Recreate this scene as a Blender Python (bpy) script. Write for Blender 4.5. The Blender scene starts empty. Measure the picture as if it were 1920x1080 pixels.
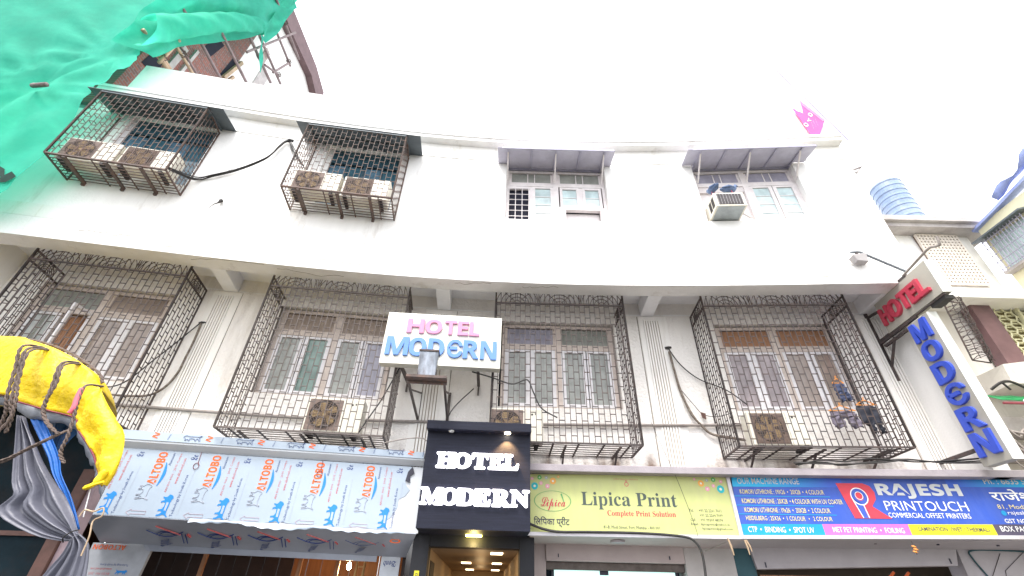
import bpy, math, random
from mathutils import Vector, Matrix
R = math.radians
random.seed(7)
scene = bpy.context.scene
COL = scene.collection

# ------------------------------------------------------------------ camera
PITCH, ROLL, CAMZ = R(34.887), R(1.48), 1.6
cam = bpy.data.cameras.new('camera')
cam.sensor_width = 36.0
cam.lens = 843.07 / 1920 * 36
cam.clip_start, cam.clip_end = 0.05, 500
camo = bpy.data.objects.new('camera', cam)
COL.objects.link(camo)
camo.matrix_world = Matrix.Translation((0, 0, CAMZ)) @ Matrix.Rotation(R(90) + PITCH, 4, 'X') @ Matrix.Rotation(ROLL, 4, 'Z')
scene.camera = camo

# ------------------------------------------------------------------ sky, sun, exposure (bright overcast)
SUN_EL, SUN_AZ = R(60), R(205)
world = bpy.data.worlds.new('World'); scene.world = world; world.use_nodes = True
nt = world.node_tree
bg = nt.nodes['Background']
sky = nt.nodes.new('ShaderNodeTexSky'); sky.sky_type = 'NISHITA'; sky.sun_disc = False
sky.sun_elevation = SUN_EL; sky.sun_rotation = SUN_AZ
sky.air_density = 1.0; sky.dust_density = 4.0; sky.ozone_density = 0.6
hz = nt.nodes.new('ShaderNodeMix'); hz.data_type = 'RGBA'; hz.inputs[0].default_value = 0.7
nt.links.new(sky.outputs[0], hz.inputs[6]); hz.inputs[7].default_value = (10.5, 10.6, 10.9, 1)   # even white cloud deck
nt.links.new(hz.outputs[2], bg.inputs[0]); bg.inputs[1].default_value = 0.10
sun = bpy.data.lights.new('sun', 'SUN'); sun.energy = 1.5; sun.angle = R(24); sun.color = (1, 0.96, 0.9)
suno = bpy.data.objects.new('sun', sun); COL.objects.link(suno)
# towards the sun: behind the camera, a little to the right
sd = Vector((math.sin(SUN_AZ) * math.cos(SUN_EL), math.cos(SUN_AZ) * math.cos(SUN_EL), math.sin(SUN_EL)))
suno.rotation_euler = sd.to_track_quat('Z', 'Y').to_euler()
vs = scene.view_settings
vs.view_transform = 'Standard'; vs.look = 'None'; vs.gamma = 1; vs.use_curve_mapping = False
vs.exposure = 1.72
scene.cycles.max_bounces = 6; scene.cycles.diffuse_bounces = 4

# ------------------------------------------------------------------ facade line (gently concave street front)
C1, C2, C3, C4, D0 = 2.88481622e-02, -1.32981760e-02, 1.34459261e-04, 4.86389238e-05, 7.0
XL, XR = -9.2, 7.6
def crv(x):
    if x < XL: return crv(XL) + dcrv(XL) * (x - XL)
    if x > XR: return crv(XR) + dcrv(XR) * (x - XR)
    return D0 + C1*x + C2*x*x + C3*x**3 + C4*x**4
def dcrv(x):
    x = min(max(x, XL), XR)
    return C1 + 2*C2*x + 3*C3*x*x + 4*C4*x**3
N_ = 6000
_x = [-30 + 60*i/N_ for i in range(N_+1)]
_y = [crv(a) for a in _x]
_s = [0.0]
for i in range(N_): _s.append(_s[-1] + math.hypot(_x[i+1]-_x[i], _y[i+1]-_y[i]))
_off = _s[N_//2]
_s = [a - _off for a in _s]
import bisect
def base(s):
    i = min(max(bisect.bisect(_s, s) - 1, 0), N_-1)
    f = (s - _s[i]) / (_s[i+1] - _s[i])
    x = _x[i] + f * (_x[i+1] - _x[i])
    return x, crv(x)
def frm(s):
    x, y = base(s); m = dcrv(x); n = math.hypot(1, m)
    return x, y, 1/n, m/n          # point, tangent (outward normal = (ty,-tx))
def FP(s, o, z):
    x, y, tx, ty = frm(s)
    return Vector((x + ty*o, y - tx*o, z))
def ang(s):
    _, _, tx, ty = frm(s); return math.atan2(ty, tx)
W, U, G = -1.14, -0.04, -0.37      # recessed lower wall, upper wall, grille front (o values)

# ------------------------------------------------------------------ materials
def nodes_of(m):
    m.use_nodes = True; t = m.node_tree; return t, t.nodes, t.links, t.nodes['Principled BSDF']
def M(name, col, rough=.65, var=.12, scale=6, bump=0, bscale=60, metal=0, col2=None, amt=.5, emit=0, stretch=None, spec=.4, lo=.45, hi=.7, transl=0, trans=0):
    m = bpy.data.materials.new(name); t, n, l, p = nodes_of(m)
    p.inputs['Roughness'].default_value = rough; p.inputs['Metallic'].default_value = metal
    p.inputs['Specular IOR Level'].default_value = spec
    if emit:
        p.inputs['Base Color'].default_value = (*col, 1)
        p.inputs['Emission Color'].default_value = (*col, 1); p.inputs['Emission Strength'].default_value = emit
        return m
    geo = n.new('ShaderNodeNewGeometry'); mp = n.new('ShaderNodeMapping')
    l.new(geo.outputs['Position'], mp.inputs[0])
    if stretch: mp.inputs['Scale'].default_value = stretch
    ns = n.new('ShaderNodeTexNoise'); ns.inputs['Scale'].default_value = scale; ns.inputs['Detail'].default_value = 6; ns.inputs['Roughness'].default_value = .62
    l.new(mp.outputs[0], ns.inputs['Vector'])
    a = tuple(max(0, c*(1-var)) for c in col); b = tuple(min(1, c*(1+var)) for c in col)
    mx = n.new('ShaderNodeMix'); mx.data_type = 'RGBA'
    rp = n.new('ShaderNodeMapRange'); rp.inputs[1].default_value = .3; rp.inputs[2].default_value = .7
    l.new(ns.outputs[0], rp.inputs[0]); l.new(rp.outputs[0], mx.inputs[0])
    mx.inputs[6].default_value = (*a, 1); mx.inputs[7].default_value = (*b, 1)
    out = mx.outputs[2]
    if col2:
        n2 = n.new('ShaderNodeTexNoise'); n2.inputs['Scale'].default_value = scale*.55; n2.inputs['Detail'].default_value = 8; n2.inputs['Roughness'].default_value = .7
        l.new(mp.outputs[0], n2.inputs['Vector'])
        r2 = n.new('ShaderNodeMapRange'); r2.inputs[1].default_value = lo; r2.inputs[2].default_value = hi; r2.inputs[4].default_value = amt
        l.new(n2.outputs[0], r2.inputs[0])
        m2 = n.new('ShaderNodeMix'); m2.data_type = 'RGBA'
        l.new(r2.outputs[0], m2.inputs[0]); l.new(out, m2.inputs[6]); m2.inputs[7].default_value = (*col2, 1)
        out = m2.outputs[2]
    l.new(out, p.inputs['Base Color'])
    if bump:
        nb = n.new('ShaderNodeTexNoise'); nb.inputs['Scale'].default_value = bscale; nb.inputs['Detail'].default_value = 5
        l.new(geo.outputs['Position'], nb.inputs['Vector'])
        bp = n.new('ShaderNodeBump'); bp.inputs['Strength'].default_value = bump; bp.inputs['Distance'].default_value = .02
        l.new(nb.outputs[0], bp.inputs['Height']); l.new(bp.outputs[0], p.inputs['Normal'])
    if transl:
        tr = n.new('ShaderNodeBsdfTranslucent'); l.new(out, tr.inputs[0])
        ms = n.new('ShaderNodeMixShader'); ms.inputs[0].default_value = transl
        l.new(p.outputs[0], ms.inputs[1]); l.new(tr.outputs[0], ms.inputs[2])
        l.new(ms.outputs[0], n['Material Output'].inputs[0])
    m['out'] = 1
    return m
def plaster(name, col, stain, amt, bump, bscale, dirt_z=None, dirt=(.16,.10,.07)):
    m = M(name, col, .85, .05, 1.3, bump, bscale, 0, stain, amt, stretch=(2.6, 2.6, .5), lo=.56, hi=.78)
    t, n, l, p = nodes_of(m)
    src = p.inputs['Base Color'].links[0].from_socket
    geo = n.new('ShaderNodeNewGeometry')
    # fine speckle of grime
    v = n.new('ShaderNodeTexNoise'); v.inputs['Scale'].default_value = 34; v.inputs['Detail'].default_value = 9; v.inputs['Roughness'].default_value = .8
    l.new(geo.outputs['Position'], v.inputs['Vector'])
    r = n.new('ShaderNodeMapRange'); r.inputs[1].default_value = .60; r.inputs[2].default_value = .8; r.inputs[4].default_value = .22
    l.new(v.outputs[0], r.inputs[0])
    mx = n.new('ShaderNodeMix'); mx.data_type = 'RGBA'; l.new(r.outputs[0], mx.inputs[0]); l.new(src, mx.inputs[6]); mx.inputs[7].default_value = (.33, .29, .25, 1)
    src = mx.outputs[2]
    if dirt_z:                     # rust and grime run-off band where the cages stand on the wall
        sp = n.new('ShaderNodeSeparateXYZ'); l.new(geo.outputs['Position'], sp.inputs[0])
        r1 = n.new('ShaderNodeMapRange'); r1.inputs[1].default_value = dirt_z[1]; r1.inputs[2].default_value = dirt_z[0]; l.new(sp.outputs[2], r1.inputs[0])
        mp = n.new('ShaderNodeMapping'); mp.inputs['Scale'].default_value = (2.2, 2.2, .6); l.new(geo.outputs['Position'], mp.inputs[0])
        nn = n.new('ShaderNodeTexNoise'); nn.inputs['Scale'].default_value = 1.6; nn.inputs['Detail'].default_value = 7; l.new(mp.outputs[0], nn.inputs['Vector'])
        r3 = n.new('ShaderNodeMapRange'); r3.inputs[1].default_value = .42; r3.inputs[2].default_value = .66; l.new(nn.outputs[0], r3.inputs[0])
        mu = n.new('ShaderNodeMath'); mu.operation = 'MULTIPLY'; l.new(r1.outputs[0], mu.inputs[0]); l.new(r3.outputs[0], mu.inputs[1])
        m3 = n.new('ShaderNodeMix'); m3.data_type = 'RGBA'; l.new(mu.outputs[0], m3.inputs[0]); l.new(src, m3.inputs[6]); m3.inputs[7].default_value = (*dirt, 1)
        src = m3.outputs[2]
    l.new(src, p.inputs['Base Color'])
    return m
def brickmat(name):
    m = M(name, (.3, .1, .07), .9, .2, 8); t, n, l, p = nodes_of(m)
    geo = n.new('ShaderNodeNewGeometry'); sp = n.new('ShaderNodeSeparateXYZ'); l.new(geo.outputs['Position'], sp.inputs[0])
    cb = n.new('ShaderNodeCombineXYZ'); l.new(sp.outputs[1], cb.inputs[0]); l.new(sp.outputs[2], cb.inputs[1])
    b = n.new('ShaderNodeTexBrick'); l.new(cb.outputs[0], b.inputs['Vector'])
    b.inputs['Scale'].default_value = 1; b.inputs['Brick Width'].default_value = .23; b.inputs['Row Height'].default_value = .085; b.inputs['Mortar Size'].default_value = .012
    b.inputs['Color1'].default_value = (.30, .10, .075, 1); b.inputs['Color2'].default_value = (.16, .09, .085, 1); b.inputs['Mortar'].default_value = (.22, .19, .18, 1); b.inputs['Bias'].default_value = -.1
    l.new(b.outputs[0], p.inputs['Base Color'])
    bp = n.new('ShaderNodeBump'); bp.inputs['Strength'].default_value = .6; bp.inputs['Distance'].default_value = .03; bp.invert = True
    l.new(b.outputs[1], bp.inputs['Height']); l.new(bp.outputs[0], p.inputs['Normal'])
    return m
m_up = plaster('upper_plaster', (.84, .83, .81), (.24, .18, .12), .5, .2, 30)
m_band = plaster('band_plaster', (.80, .79, .78), (.24, .18, .12), .55, .2, 30)
m_course = plaster('course_plaster', (.80, .79, .76), (.30, .25, .09), .8, .15, 30)
m_low = plaster('lower_plaster', (.77, .735, .70), (.28, .22, .17), .5, 1.0, 20, dirt_z=(3.55, 3.95))
m_pil = plaster('pilaster_paint', (.79, .765, .73), (.40, .33, .26), .5, .15, 40)
m_soff = plaster('soffit_paint', (.84, .84, .86), (.5, .46, .42), .2, .1, 30)
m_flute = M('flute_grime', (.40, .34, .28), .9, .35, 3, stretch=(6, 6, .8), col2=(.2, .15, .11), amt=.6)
m_groove = M('crack_grime', (.2, .17, .14), .9, .4, 20)
m_iron = M('old_iron', (.060, .050, .050), .65, .3, 14, col2=(.16, .10, .08), amt=.5, spec=.3)
m_iron2 = M('rusty_iron', (.10, .075, .068), .65, .3, 14, col2=(.22, .11, .07), amt=.6, spec=.35)
m_ironw = M('worn_painted_iron', (.115, .095, .088), .65, .25, 9, col2=(.06, .045, .04), amt=.6)
m_frame = M('window_paint_beige', (.58, .50, .45), .6, .14, 7, col2=(.38, .30, .25), amt=.4)
m_sash = M('window_paint_white', (.72, .70, .72), .5, .08, 7, col2=(.5, .44, .4), amt=.3)
m_upframe = M('window_paint_upper', (.70, .66, .66), .55, .08, 7, col2=(.5, .42, .4), amt=.35)
def glass(name, c, rough=.07): return M(name, c, rough, .28, 2.6, spec=.6, col2=tuple(k*.6 for k in c), amt=.45, bump=.06, bscale=3)  # uneven tone in the colour imitates reflections on the panes
m_gl_green = glass('glass_grey_green', (.28, .29, .265))
m_gl_teal = glass('glass_teal', (.15, .23, .20))
m_gl_brown = glass('glass_brown', (.31, .25, .215))
m_gl_mauve = glass('glass_mauve', (.30, .25, .26))
m_gl_blue = glass('glass_pale_blue', (.50, .62, .63))
m_gl_lilac = glass('glass_lilac', (.32, .31, .38))
m_gl_dark = glass('glass_dark_blue', (.045, .11, .15)); m_gl_dark2 = glass('glass_mid_blue', (.09, .17, .24)); m_bluefr = M('dark_blue_frame', (.03, .07, .10), .5)
m_wood = M('brown_wood', (.30, .15, .08), .55, .25, 5, stretch=(8, 8, .8))
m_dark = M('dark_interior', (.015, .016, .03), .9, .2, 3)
m_sheet = M('dark_grey_sheet', (.10, .12, .135), .5, .12, 3)
m_awn = M('lilac_sheet', (.47, .46, .55), .6, .12, 4, col2=(.38, .36, .46), amt=.5)
m_awnrib = M('lilac_rib', (.36, .35, .44), .6, .12, 4)
m_ac = M('ac_white', (.72, .69, .60), .5, .08, 9, col2=(.48, .40, .28), amt=.35)
m_acg = M('ac_grille', (.18, .125, .10), .7, .2, 20)
m_acdark = M('ac_inside', (.04, .035, .035), .8, .3, 20)
m_fan = M('ac_fan_tan', (.34, .24, .12), .6, .2, 10)
m_acr = M('ac_rust', (.20, .15, .13), .8, .3, 20)
m_cream = M('sign_cream', (.74, .73, .66), .5, .05, 3, col2=(.55, .52, .42), amt=.35, stretch=(6, 6, .5))
m_pink = M('letter_pink', (.56, .23, .37), .4, .05)
m_lblue = M('letter_blue', (.11, .24, .58), .4, .05)
m_red = M('letter_red', (.48, .05, .085), .3, .06)
m_dblue = M('letter_deep_blue', (.045, .09, .52), .35, .06)
m_taupe = M('sign_taupe', (.40, .38, .33), .5, .06, 3)
m_lwhite = M('sign_side_white', (.78, .79, .76), .5, .05, 3)
m_black = M('portal_cladding', (.013, .0145, .027), .55, .25, 3, bump=.1, bscale=90, stretch=(1, 1, 14), spec=.2)
m_black2 = M('portal_dark', (.005, .006, .011), .6, .25, 5)
m_litw = M('lit_letter_white', (.95, .94, 1.0), emit=.9)
m_letside = M('letter_side_mauve', (.5, .44, .66), .4, .05)
m_warm = M('warm_lamp', (1.0, .72, .25), emit=9)
m_warmw = M('warm_white_lamp', (1.0, .86, .6), emit=12); m_hlamp = M('hall_lamp', (1.0, .8, .5), emit=2.2)
m_lamp_off = M('lamp_glass', (.7, .72, .72), .2, .05)
m_cable = M('cable_black', (.03, .028, .028), .6, .2, 20)
m_cablebr = M('cable_taped', (.13, .10, .08), .8, .4, 30, col2=(.4, .36, .3), amt=.6)
m_pipe = M('conduit_grey', (.26, .23, .21), .55, .2, 10)
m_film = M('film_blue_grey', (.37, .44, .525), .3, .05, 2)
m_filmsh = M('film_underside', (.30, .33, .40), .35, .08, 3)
m_acp = M('aluminium_panel_white', (.58, .61, .65), .3, .04, 2)
m_or = M('print_orange', (.78, .13, .02), .5, .05); m_blk = M('print_black', (.03, .03, .05), .5, .05)
m_pblue = M('print_blue', (.02, .22, .62), .5, .05); m_nav = M('print_navy', (.03, .06, .22), .5, .05)
m_ppink = M('print_pale_red', (.55, .36, .40), .5, .05); m_pred = M('print_red', (.55, .12, .12), .5, .05); m_pgrey = M('print_grey', (.36, .38, .45), .5, .05)
m_lip = M('sign_yellow_green', (.48, .51, .20), .45, .05, 2.5, col2=(.40, .40, .22), amt=.45, stretch=(2.5, 2.5, .8))
m_lipk = M('sign_dark_green_black', (.06, .08, .07), .5, .05); m_lipr = M('sign_crimson', (.45, .03, .06), .5, .05); m_lipg = M('sign_green', (.10, .30, .10), .5, .05)
m_raj = M('sign_blue', (.028, .082, .43), .4, .10, 2.5, col2=(.08, .14, .46), amt=.5, stretch=(2.5, 2.5, .8)); m_cy = M('sign_cyan', (.005, .27, .55), .4, .05)
m_mag = M('sign_pink', (.62, .13, .40), .4, .05); m_yel = M('sign_yellow', (.58, .54, .02), .4, .05); m_chr = M('sign_charcoal', (.07, .06, .10), .5, .05)
m_rajred = M('sign_red', (.60, .04, .07), .4, .05); m_wht = M('print_white', (.82, .82, .82), .5, .03); m_silv = M('print_silver', (.55, .57, .58), .4, .08); m_dgrey = M('print_dark_grey', (.26, .26, .22), .5, .05); m_gold = M('print_gold', (.72, .62, .28), .5, .05)
m_alu = M('aluminium_trim', (.52, .50, .53), .4, .08, 8, metal=.2); m_ledge = M('ledge_grey', (.30, .27, .29), .7, .15, 4, bump=.2)
m_shut = M('shutter_box_paint', (.40, .34, .34), .6, .08, 3); m_shut2 = M('shutter_box_grey', (.36, .34, .37), .6, .08, 3)
m_pier = M('pier_paint', (.42, .40, .40), .7, .1, 3, bump=.15); m_teal = M('teal_paint', (.02, .07, .09), .6, .2, 3)
m_shopglass = M('lit_shop_glass', (.42, .66, .62), emit=.55)  # pane glows by itself, imitating the bright interior and reflections
m_darkwood = M('shaded_wood', (.028, .015, .013), .6, .3, 4); m_beige = M('hall_beige', (.42, .30, .18), .6, .08, 3); m_orw = M('lit_wood', (.22, .09, .03), .5, .2, 4, stretch=(6, 6, .6))  # shop wood in two tones, bulb light and shade put into the colours
m_yeltarp = M('yellow_tarp', (.84, .60, .004), .45, .14, 4.5, bump=.9, bscale=15, col2=(.70, .42, .06), amt=.5, lo=.52, hi=.8, transl=.12)
m_silver = M('tarp_silver_lining', (.34, .36, .40), .45, .2, 10, bump=.5, bscale=14)
m_bluedark = M('blue_tarp_deep', (.008, .055, .16), .6, .2, 6, bump=.4, bscale=10); m_bluecloth = M('blue_tarp', (.01, .12, .45), .5, .18, 5, bump=.4, bscale=10); m_rope = M('jute_rope', (.14, .105, .09), .9, .35, 60, col2=(.05, .035, .03), amt=.6, bump=.4, bscale=120)
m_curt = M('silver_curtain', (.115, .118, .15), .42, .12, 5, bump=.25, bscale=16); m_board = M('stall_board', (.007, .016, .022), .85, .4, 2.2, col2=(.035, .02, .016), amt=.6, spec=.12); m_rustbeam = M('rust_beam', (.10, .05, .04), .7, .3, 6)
m_net = M('green_net', (.07, .58, .41), .8, .12, 2.2, bump=.35, bscale=120, transl=.55, col2=(.03, .50, .36), amt=.6); m_netdark = M('net_shadow_green', (.004, .03, .022), .9, .3, 9); m_bamboo = M('bamboo', (.40, .29, .19), .6, .3, 6); m_bambood = M('weathered_pole', (.22, .17, .17), .7, .3, 6)
m_brick = brickmat('raw_brick'); m_oldwhite = plaster('old_white', (.80, .79, .77), (.45, .40, .36), .35, .15, 20); m_eave = M('eave_faded_brown', (.15, .095, .10), .7, .2, 3); m_conc = M('old_concrete', (.48, .45, .44), .85, .15, 2.5, col2=(.22, .18, .18), amt=.7, bump=.3, bscale=20)
m_pale = plaster('weathered_render', (.62, .59, .55), (.30, .26, .22), .8, .25, 14)
m_tank = M('tank_veiled_blue', (.20, .27, .41), .3, .25, 4, col2=(.34, .38, .44), amt=.5); m_jali = M('jali_cream', (.68, .62, .55), .8, .08, 5); m_hole = M('jali_dark', (.20, .14, .12), .9, .2, 5)  # tank blue is paled, lens haze put into its colour
m_ybuild = M('yellow_wall', (.72, .68, .48), .85, .06, 2); m_brownp = M('brown_panel', (.15, .085, .09), .7, .2, 2.5, col2=(.08, .06, .07), amt=.6); m_hex = M('cream_grille', (.62, .60, .40), .6, .08, 5); m_hexback = M('olive_shade', (.24, .20, .10), .8, .2, 4)
m_greenaw = M('green_awning', (.015, .28, .09), .5, .1, 5, transl=.3); m_blutarp = M('blue_roof_tarp', (.28, .34, .62), .5, .1, 4); m_denim = M('denim', (.06, .075, .14), .85, .2, 20); m_gcloth = M('grey_cloth', (.16, .14, .18), .9, .2, 20); m_kcloth = M('black_cloth', (.03, .032, .045), .9, .2, 20); m_hang = M('orange_hanger', (.72, .28, .06), .4, .05)  # roof tarp blue is paled to lilac, flare put into its colour
m_pig = M('pigeon_grey', (.10, .15, .27), .6, .35, 18); m_flag = M('flag_pink', (.82, .16, .44), .6, .05, 3, transl=.35)
m_asph = M('asphalt', (.06, .06, .06), .9, .2, 5, bump=.3); m_pave = M('pavement', (.30, .28, .26), .85, .15, 4, bump=.2)

# ------------------------------------------------------------------ mesh building
MAT = {}
class MB:
    def __init__(s): s.v = []; s.f = []
    def add(s, vs, fs):
        b = len(s.v); s.v += [Vector(p) for p in vs]; s.f += [tuple(b+i for i in f) for f in fs]
        return s
    def box(s, x0, x1, y0, y1, z0, z1, n=1):
        for i in range(n+1):
            x = x0 + (x1-x0)*i/n
            s.v += [Vector((x, y0, z0)), Vector((x, y1, z0)), Vector((x, y1, z1)), Vector((x, y0, z1))]
        b = len(s.v) - 4*(n+1)
        for i in range(n):
            a = b+4*i; c = a+4
            for k in range(4): s.f.append((a+k, a+(k+1) % 4, c+(k+1) % 4, c+k))
        s.f.append((b, b+3, b+2, b+1)); e = b+4*n; s.f.append((e, e+1, e+2, e+3))
        return s
    def hexa(s, P):                # 8 points: bottom 4 then top 4 in the same order
        return s.add(P, [(3,2,1,0),(4,5,6,7),(0,1,5,4),(1,2,6,5),(2,3,7,6),(3,0,4,7)])
    def bar(s, a, b, w, h=None, up=(0, 0, 1)):
        a = Vector(a); b = Vector(b); d = (b-a).normalized(); h = h or w
        x = d.cross(Vector(up))
        if x.length < 1e-4: x = d.cross(Vector((1, 0, 0)))
        x.normalize(); y = x.cross(d)
        P = []
        for q in (a, b): P += [q-x*w/2-y*h/2, q+x*w/2-y*h/2, q+x*w/2+y*h/2, q-x*w/2+y*h/2]
        return s.add(P, [(3,2,1,0),(4,5,6,7),(0,1,5,4),(1,2,6,5),(2,3,7,6),(3,0,4,7)])
    def tube(s, pts, r, n=6, caps=True):
        pts = [Vector(p) for p in pts]; rr = r if isinstance(r, (list, tuple)) else [r]*len(pts)
        b = len(s.v); ref = None
        for i, p in enumerate(pts):
            d = (pts[min(i+1, len(pts)-1)] - pts[max(i-1, 0)]).normalized()
            if ref is None: ref = d.orthogonal().normalized()
            u = (ref - d*ref.dot(d))
            if u.length < 1e-5: u = d.orthogonal()
            u.normalize(); w = d.cross(u); ref = u
            for k in range(n):
                a = 2*math.pi*k/n; s.v.append(p + (u*math.cos(a) + w*math.sin(a))*rr[i])
        for i in range(len(pts)-1):
            for k in range(n):
                s.f.append((b+i*n+k, b+i*n+(k+1) % n, b+(i+1)*n+(k+1) % n, b+(i+1)*n+k))
        if caps:
            s.f.append(tuple(b+k for k in reversed(range(n)))); e = b+(len(pts)-1)*n; s.f.append(tuple(e+k for k in range(n)))
        return s
    def grid(s, P):
        b = len(s.v); nu = len(P); nv = len(P[0])
        for r in P: s.v += [Vector(p) for p in r]
        for i in range(nu-1):
            for j in range(nv-1): s.f.append((b+i*nv+j, b+(i+1)*nv+j, b+(i+1)*nv+j+1, b+i*nv+j+1))
        return s
    def poly(s, pts, y0, y1=None):  # polygon in x,z at y0, extruded to y1
        n = len(pts); b = len(s.v)
        s.v += [Vector((p[0], y0, p[1])) for p in pts]; s.f.append(tuple(b+i for i in range(n)))
        if y1 is not None:
            s.v += [Vector((p[0], y1, p[1])) for p in pts]; s.f.append(tuple(b+n+i for i in reversed(range(n))))
            for i in range(n): s.f.append((b+i, b+n+i, b+n+(i+1) % n, b+(i+1) % n))
        return s
    def disc(s, x, z, r, y, r0=0, n=20, e=1.0):
        if r0:
            b = len(s.v)
            for k in range(n):
                a = 2*math.pi*k/n
                s.v += [Vector((x+r*math.cos(a)*e, y, z+r*math.sin(a))), Vector((x+r0*math.cos(a)*e, y, z+r0*math.sin(a)))]
            for k in range(n): s.f.append((b+2*k, b+2*((k+1) % n), b+2*((k+1) % n)+1, b+2*k+1))
            return s
        return s.poly([(x+r*math.cos(2*math.pi*k/n)*e, z+r*math.sin(2*math.pi*k/n)) for k in range(n)], y)
    def facade(s): s.v = [FP(*p) for p in s.v]; return s
    def build(s, name, mat, parent=None, world=False, smooth=False, solid=0, bevel=0, loc=None, stuff=False, label=None):
        vs_ = s.v
        if world and parent is not None:
            inv = MAT.get(parent.name, Matrix()).inverted(); vs_ = [inv @ p for p in vs_]
        me = bpy.data.meshes.new(name); me.from_pydata([tuple(p) for p in vs_], [], s.f); me.update()
        return put(name, me, mat, parent, smooth, solid, bevel, loc, stuff, label)
def put(name, me, mat, parent, smooth=False, solid=0, bevel=0, loc=None, stuff=False, label=None):
    me.materials.clear(); me.materials.append(mat)
    if smooth:
        for p in me.polygons: p.use_smooth = True
    o = bpy.data.objects.new(name, me); COL.objects.link(o)
    mw = Matrix()
    if parent is not None: o.parent = parent; mw = MAT.get(parent.name, Matrix())
    if loc is not None: o.location = loc; mw = mw @ Matrix.Translation(loc)
    MAT[o.name] = mw
    if solid: d = o.modifiers.new('thick', 'SOLIDIFY'); d.thickness = solid
    if bevel: d = o.modifiers.new('edge', 'BEVEL'); d.width = bevel; d.segments = 2; d.limit_method = 'ANGLE'
    if stuff: o['kind'] = 'stuff'
    if label: o['label'] = label
    return o
def tag(o, label, cat, group=None):
    o['label'] = label; o['category'] = cat
    if group: o['group'] = group
    return o
def empty(name, mw, label, cat, group=None):
    o = bpy.data.objects.new(name, None); COL.objects.link(o); o.empty_display_size = .2
    o.matrix_world = mw; MAT[o.name] = mw.copy()
    return tag(o, label, cat, group)
def fmat(s, o, z, turn=0): return Matrix.Translation(FP(s, o, z)) @ Matrix.Rotation(ang(s)+turn, 4, 'Z')
def thing(name, label, cat, s, o, z, group=None, turn=0): return empty(name, fmat(s, o, z, turn), label, cat, group)
def wthing(name, label, cat, p, rz=0, group=None): return empty(name, Matrix.Translation(p) @ Matrix.Rotation(rz, 4, 'Z'), label, cat, group)
def copy_tree(o, parent=None):
    c = o.copy(); COL.objects.link(c)
    if parent is not None: c.parent = parent
    for ch in list(o.children): copy_tree(ch, c)
    return c
def smoothline(pts, k=6):
    pts = [Vector(p) for p in pts]; out = []
    for i in range(len(pts)-1):
        p0 = pts[max(i-1, 0)]; p1 = pts[i]; p2 = pts[i+1]; p3 = pts[min(i+2, len(pts)-1)]
        for j in range(k):
            t = j/k
            out.append(.5*((2*p1) + (p2-p0)*t + (2*p0-5*p1+4*p2-p3)*t*t + (3*p1-p0-3*p2+p3)*t**3))
    out.append(pts[-1]); return out
def text(name, body, mat, parent, x0, x1, z0, z1, y=-.003, depth=0, off=0, rot=0, res=3, bevel=0, keep=None, mirror=False, fat=None):
    """lettering fitted into the box x0..x1, z0..z1 of the parent's own plane; faces -y"""
    cu = bpy.data.curves.new(name, 'FONT'); cu.body = body; cu.size = 1; cu.resolution_u = res
    cu.offset = off
    if depth: cu.extrude = .1
    if bevel: cu.bevel_depth = bevel; cu.bevel_resolution = 1
    ob = bpy.data.objects.new(name, cu)
    me = bpy.data.meshes.new_from_object(ob); bpy.data.objects.remove(ob); bpy.data.curves.remove(cu)
    c, s_ = math.cos(R(rot)), math.sin(R(rot))
    co = [(v.co.x*c - v.co.y*s_, v.co.x*s_ + v.co.y*c, v.co.z) for v in me.vertices]
    if mirror: co = [(-a, b, d) for a, b, d in co]
    ax, bx_ = min(p[0] for p in co), max(p[0] for p in co); ay, by = min(p[1] for p in co), max(p[1] for p in co); az, bz = min(p[2] for p in co), max(p[2] for p in co)
    kx = (x1-x0)/max(bx_-ax, 1e-6); kz = (z1-z0)/max(by-ay, 1e-6)
    for v, p in zip(me.vertices, co):
        v.co = (x0+(p[0]-ax)*kx, y - (depth*(p[2]-az)/(bz-az) if depth else 0), z0+(p[1]-ay)*kz)
    if fat:                      # heavier strokes: the outline repeated a little to each side, every copy a hair lower
        vs0 = [tuple(v.co) for v in me.vertices]; fs0 = [tuple(p.vertices) for p in me.polygons]; vv, ff = [], []
        for i, (a, b) in enumerate(((0, 0), (1, 0), (-1, 0), (0, 1), (0, -1), (.7, .7), (-.7, .7), (.7, -.7), (-.7, -.7))):
            k0 = len(vv); vv += [(p[0]+a*fat, p[1]+i*.0004, p[2]+b*fat) for p in vs0]; ff += [tuple(k0+j for j in f) for f in fs0]
        bpy.data.meshes.remove(me); me = bpy.data.meshes.new(name); me.from_pydata(vv, [], ff); me.update()
    return put(name, me, mat, parent)

# ------------------------------------------------------------------ ground
street = MB().add([(-70, -70, 0), (70, -70, 0), (70, 70, 0), (-70, 70, 0)], [(0, 1, 2, 3)]).build('street', m_asph); street['kind'] = 'structure'
pv = MB().box(-16, 16, -.9, 1.2, .002, .13, 24); pv.facade(); pv = pv.build('pavement', m_pave); pv['kind'] = 'structure'

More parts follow.
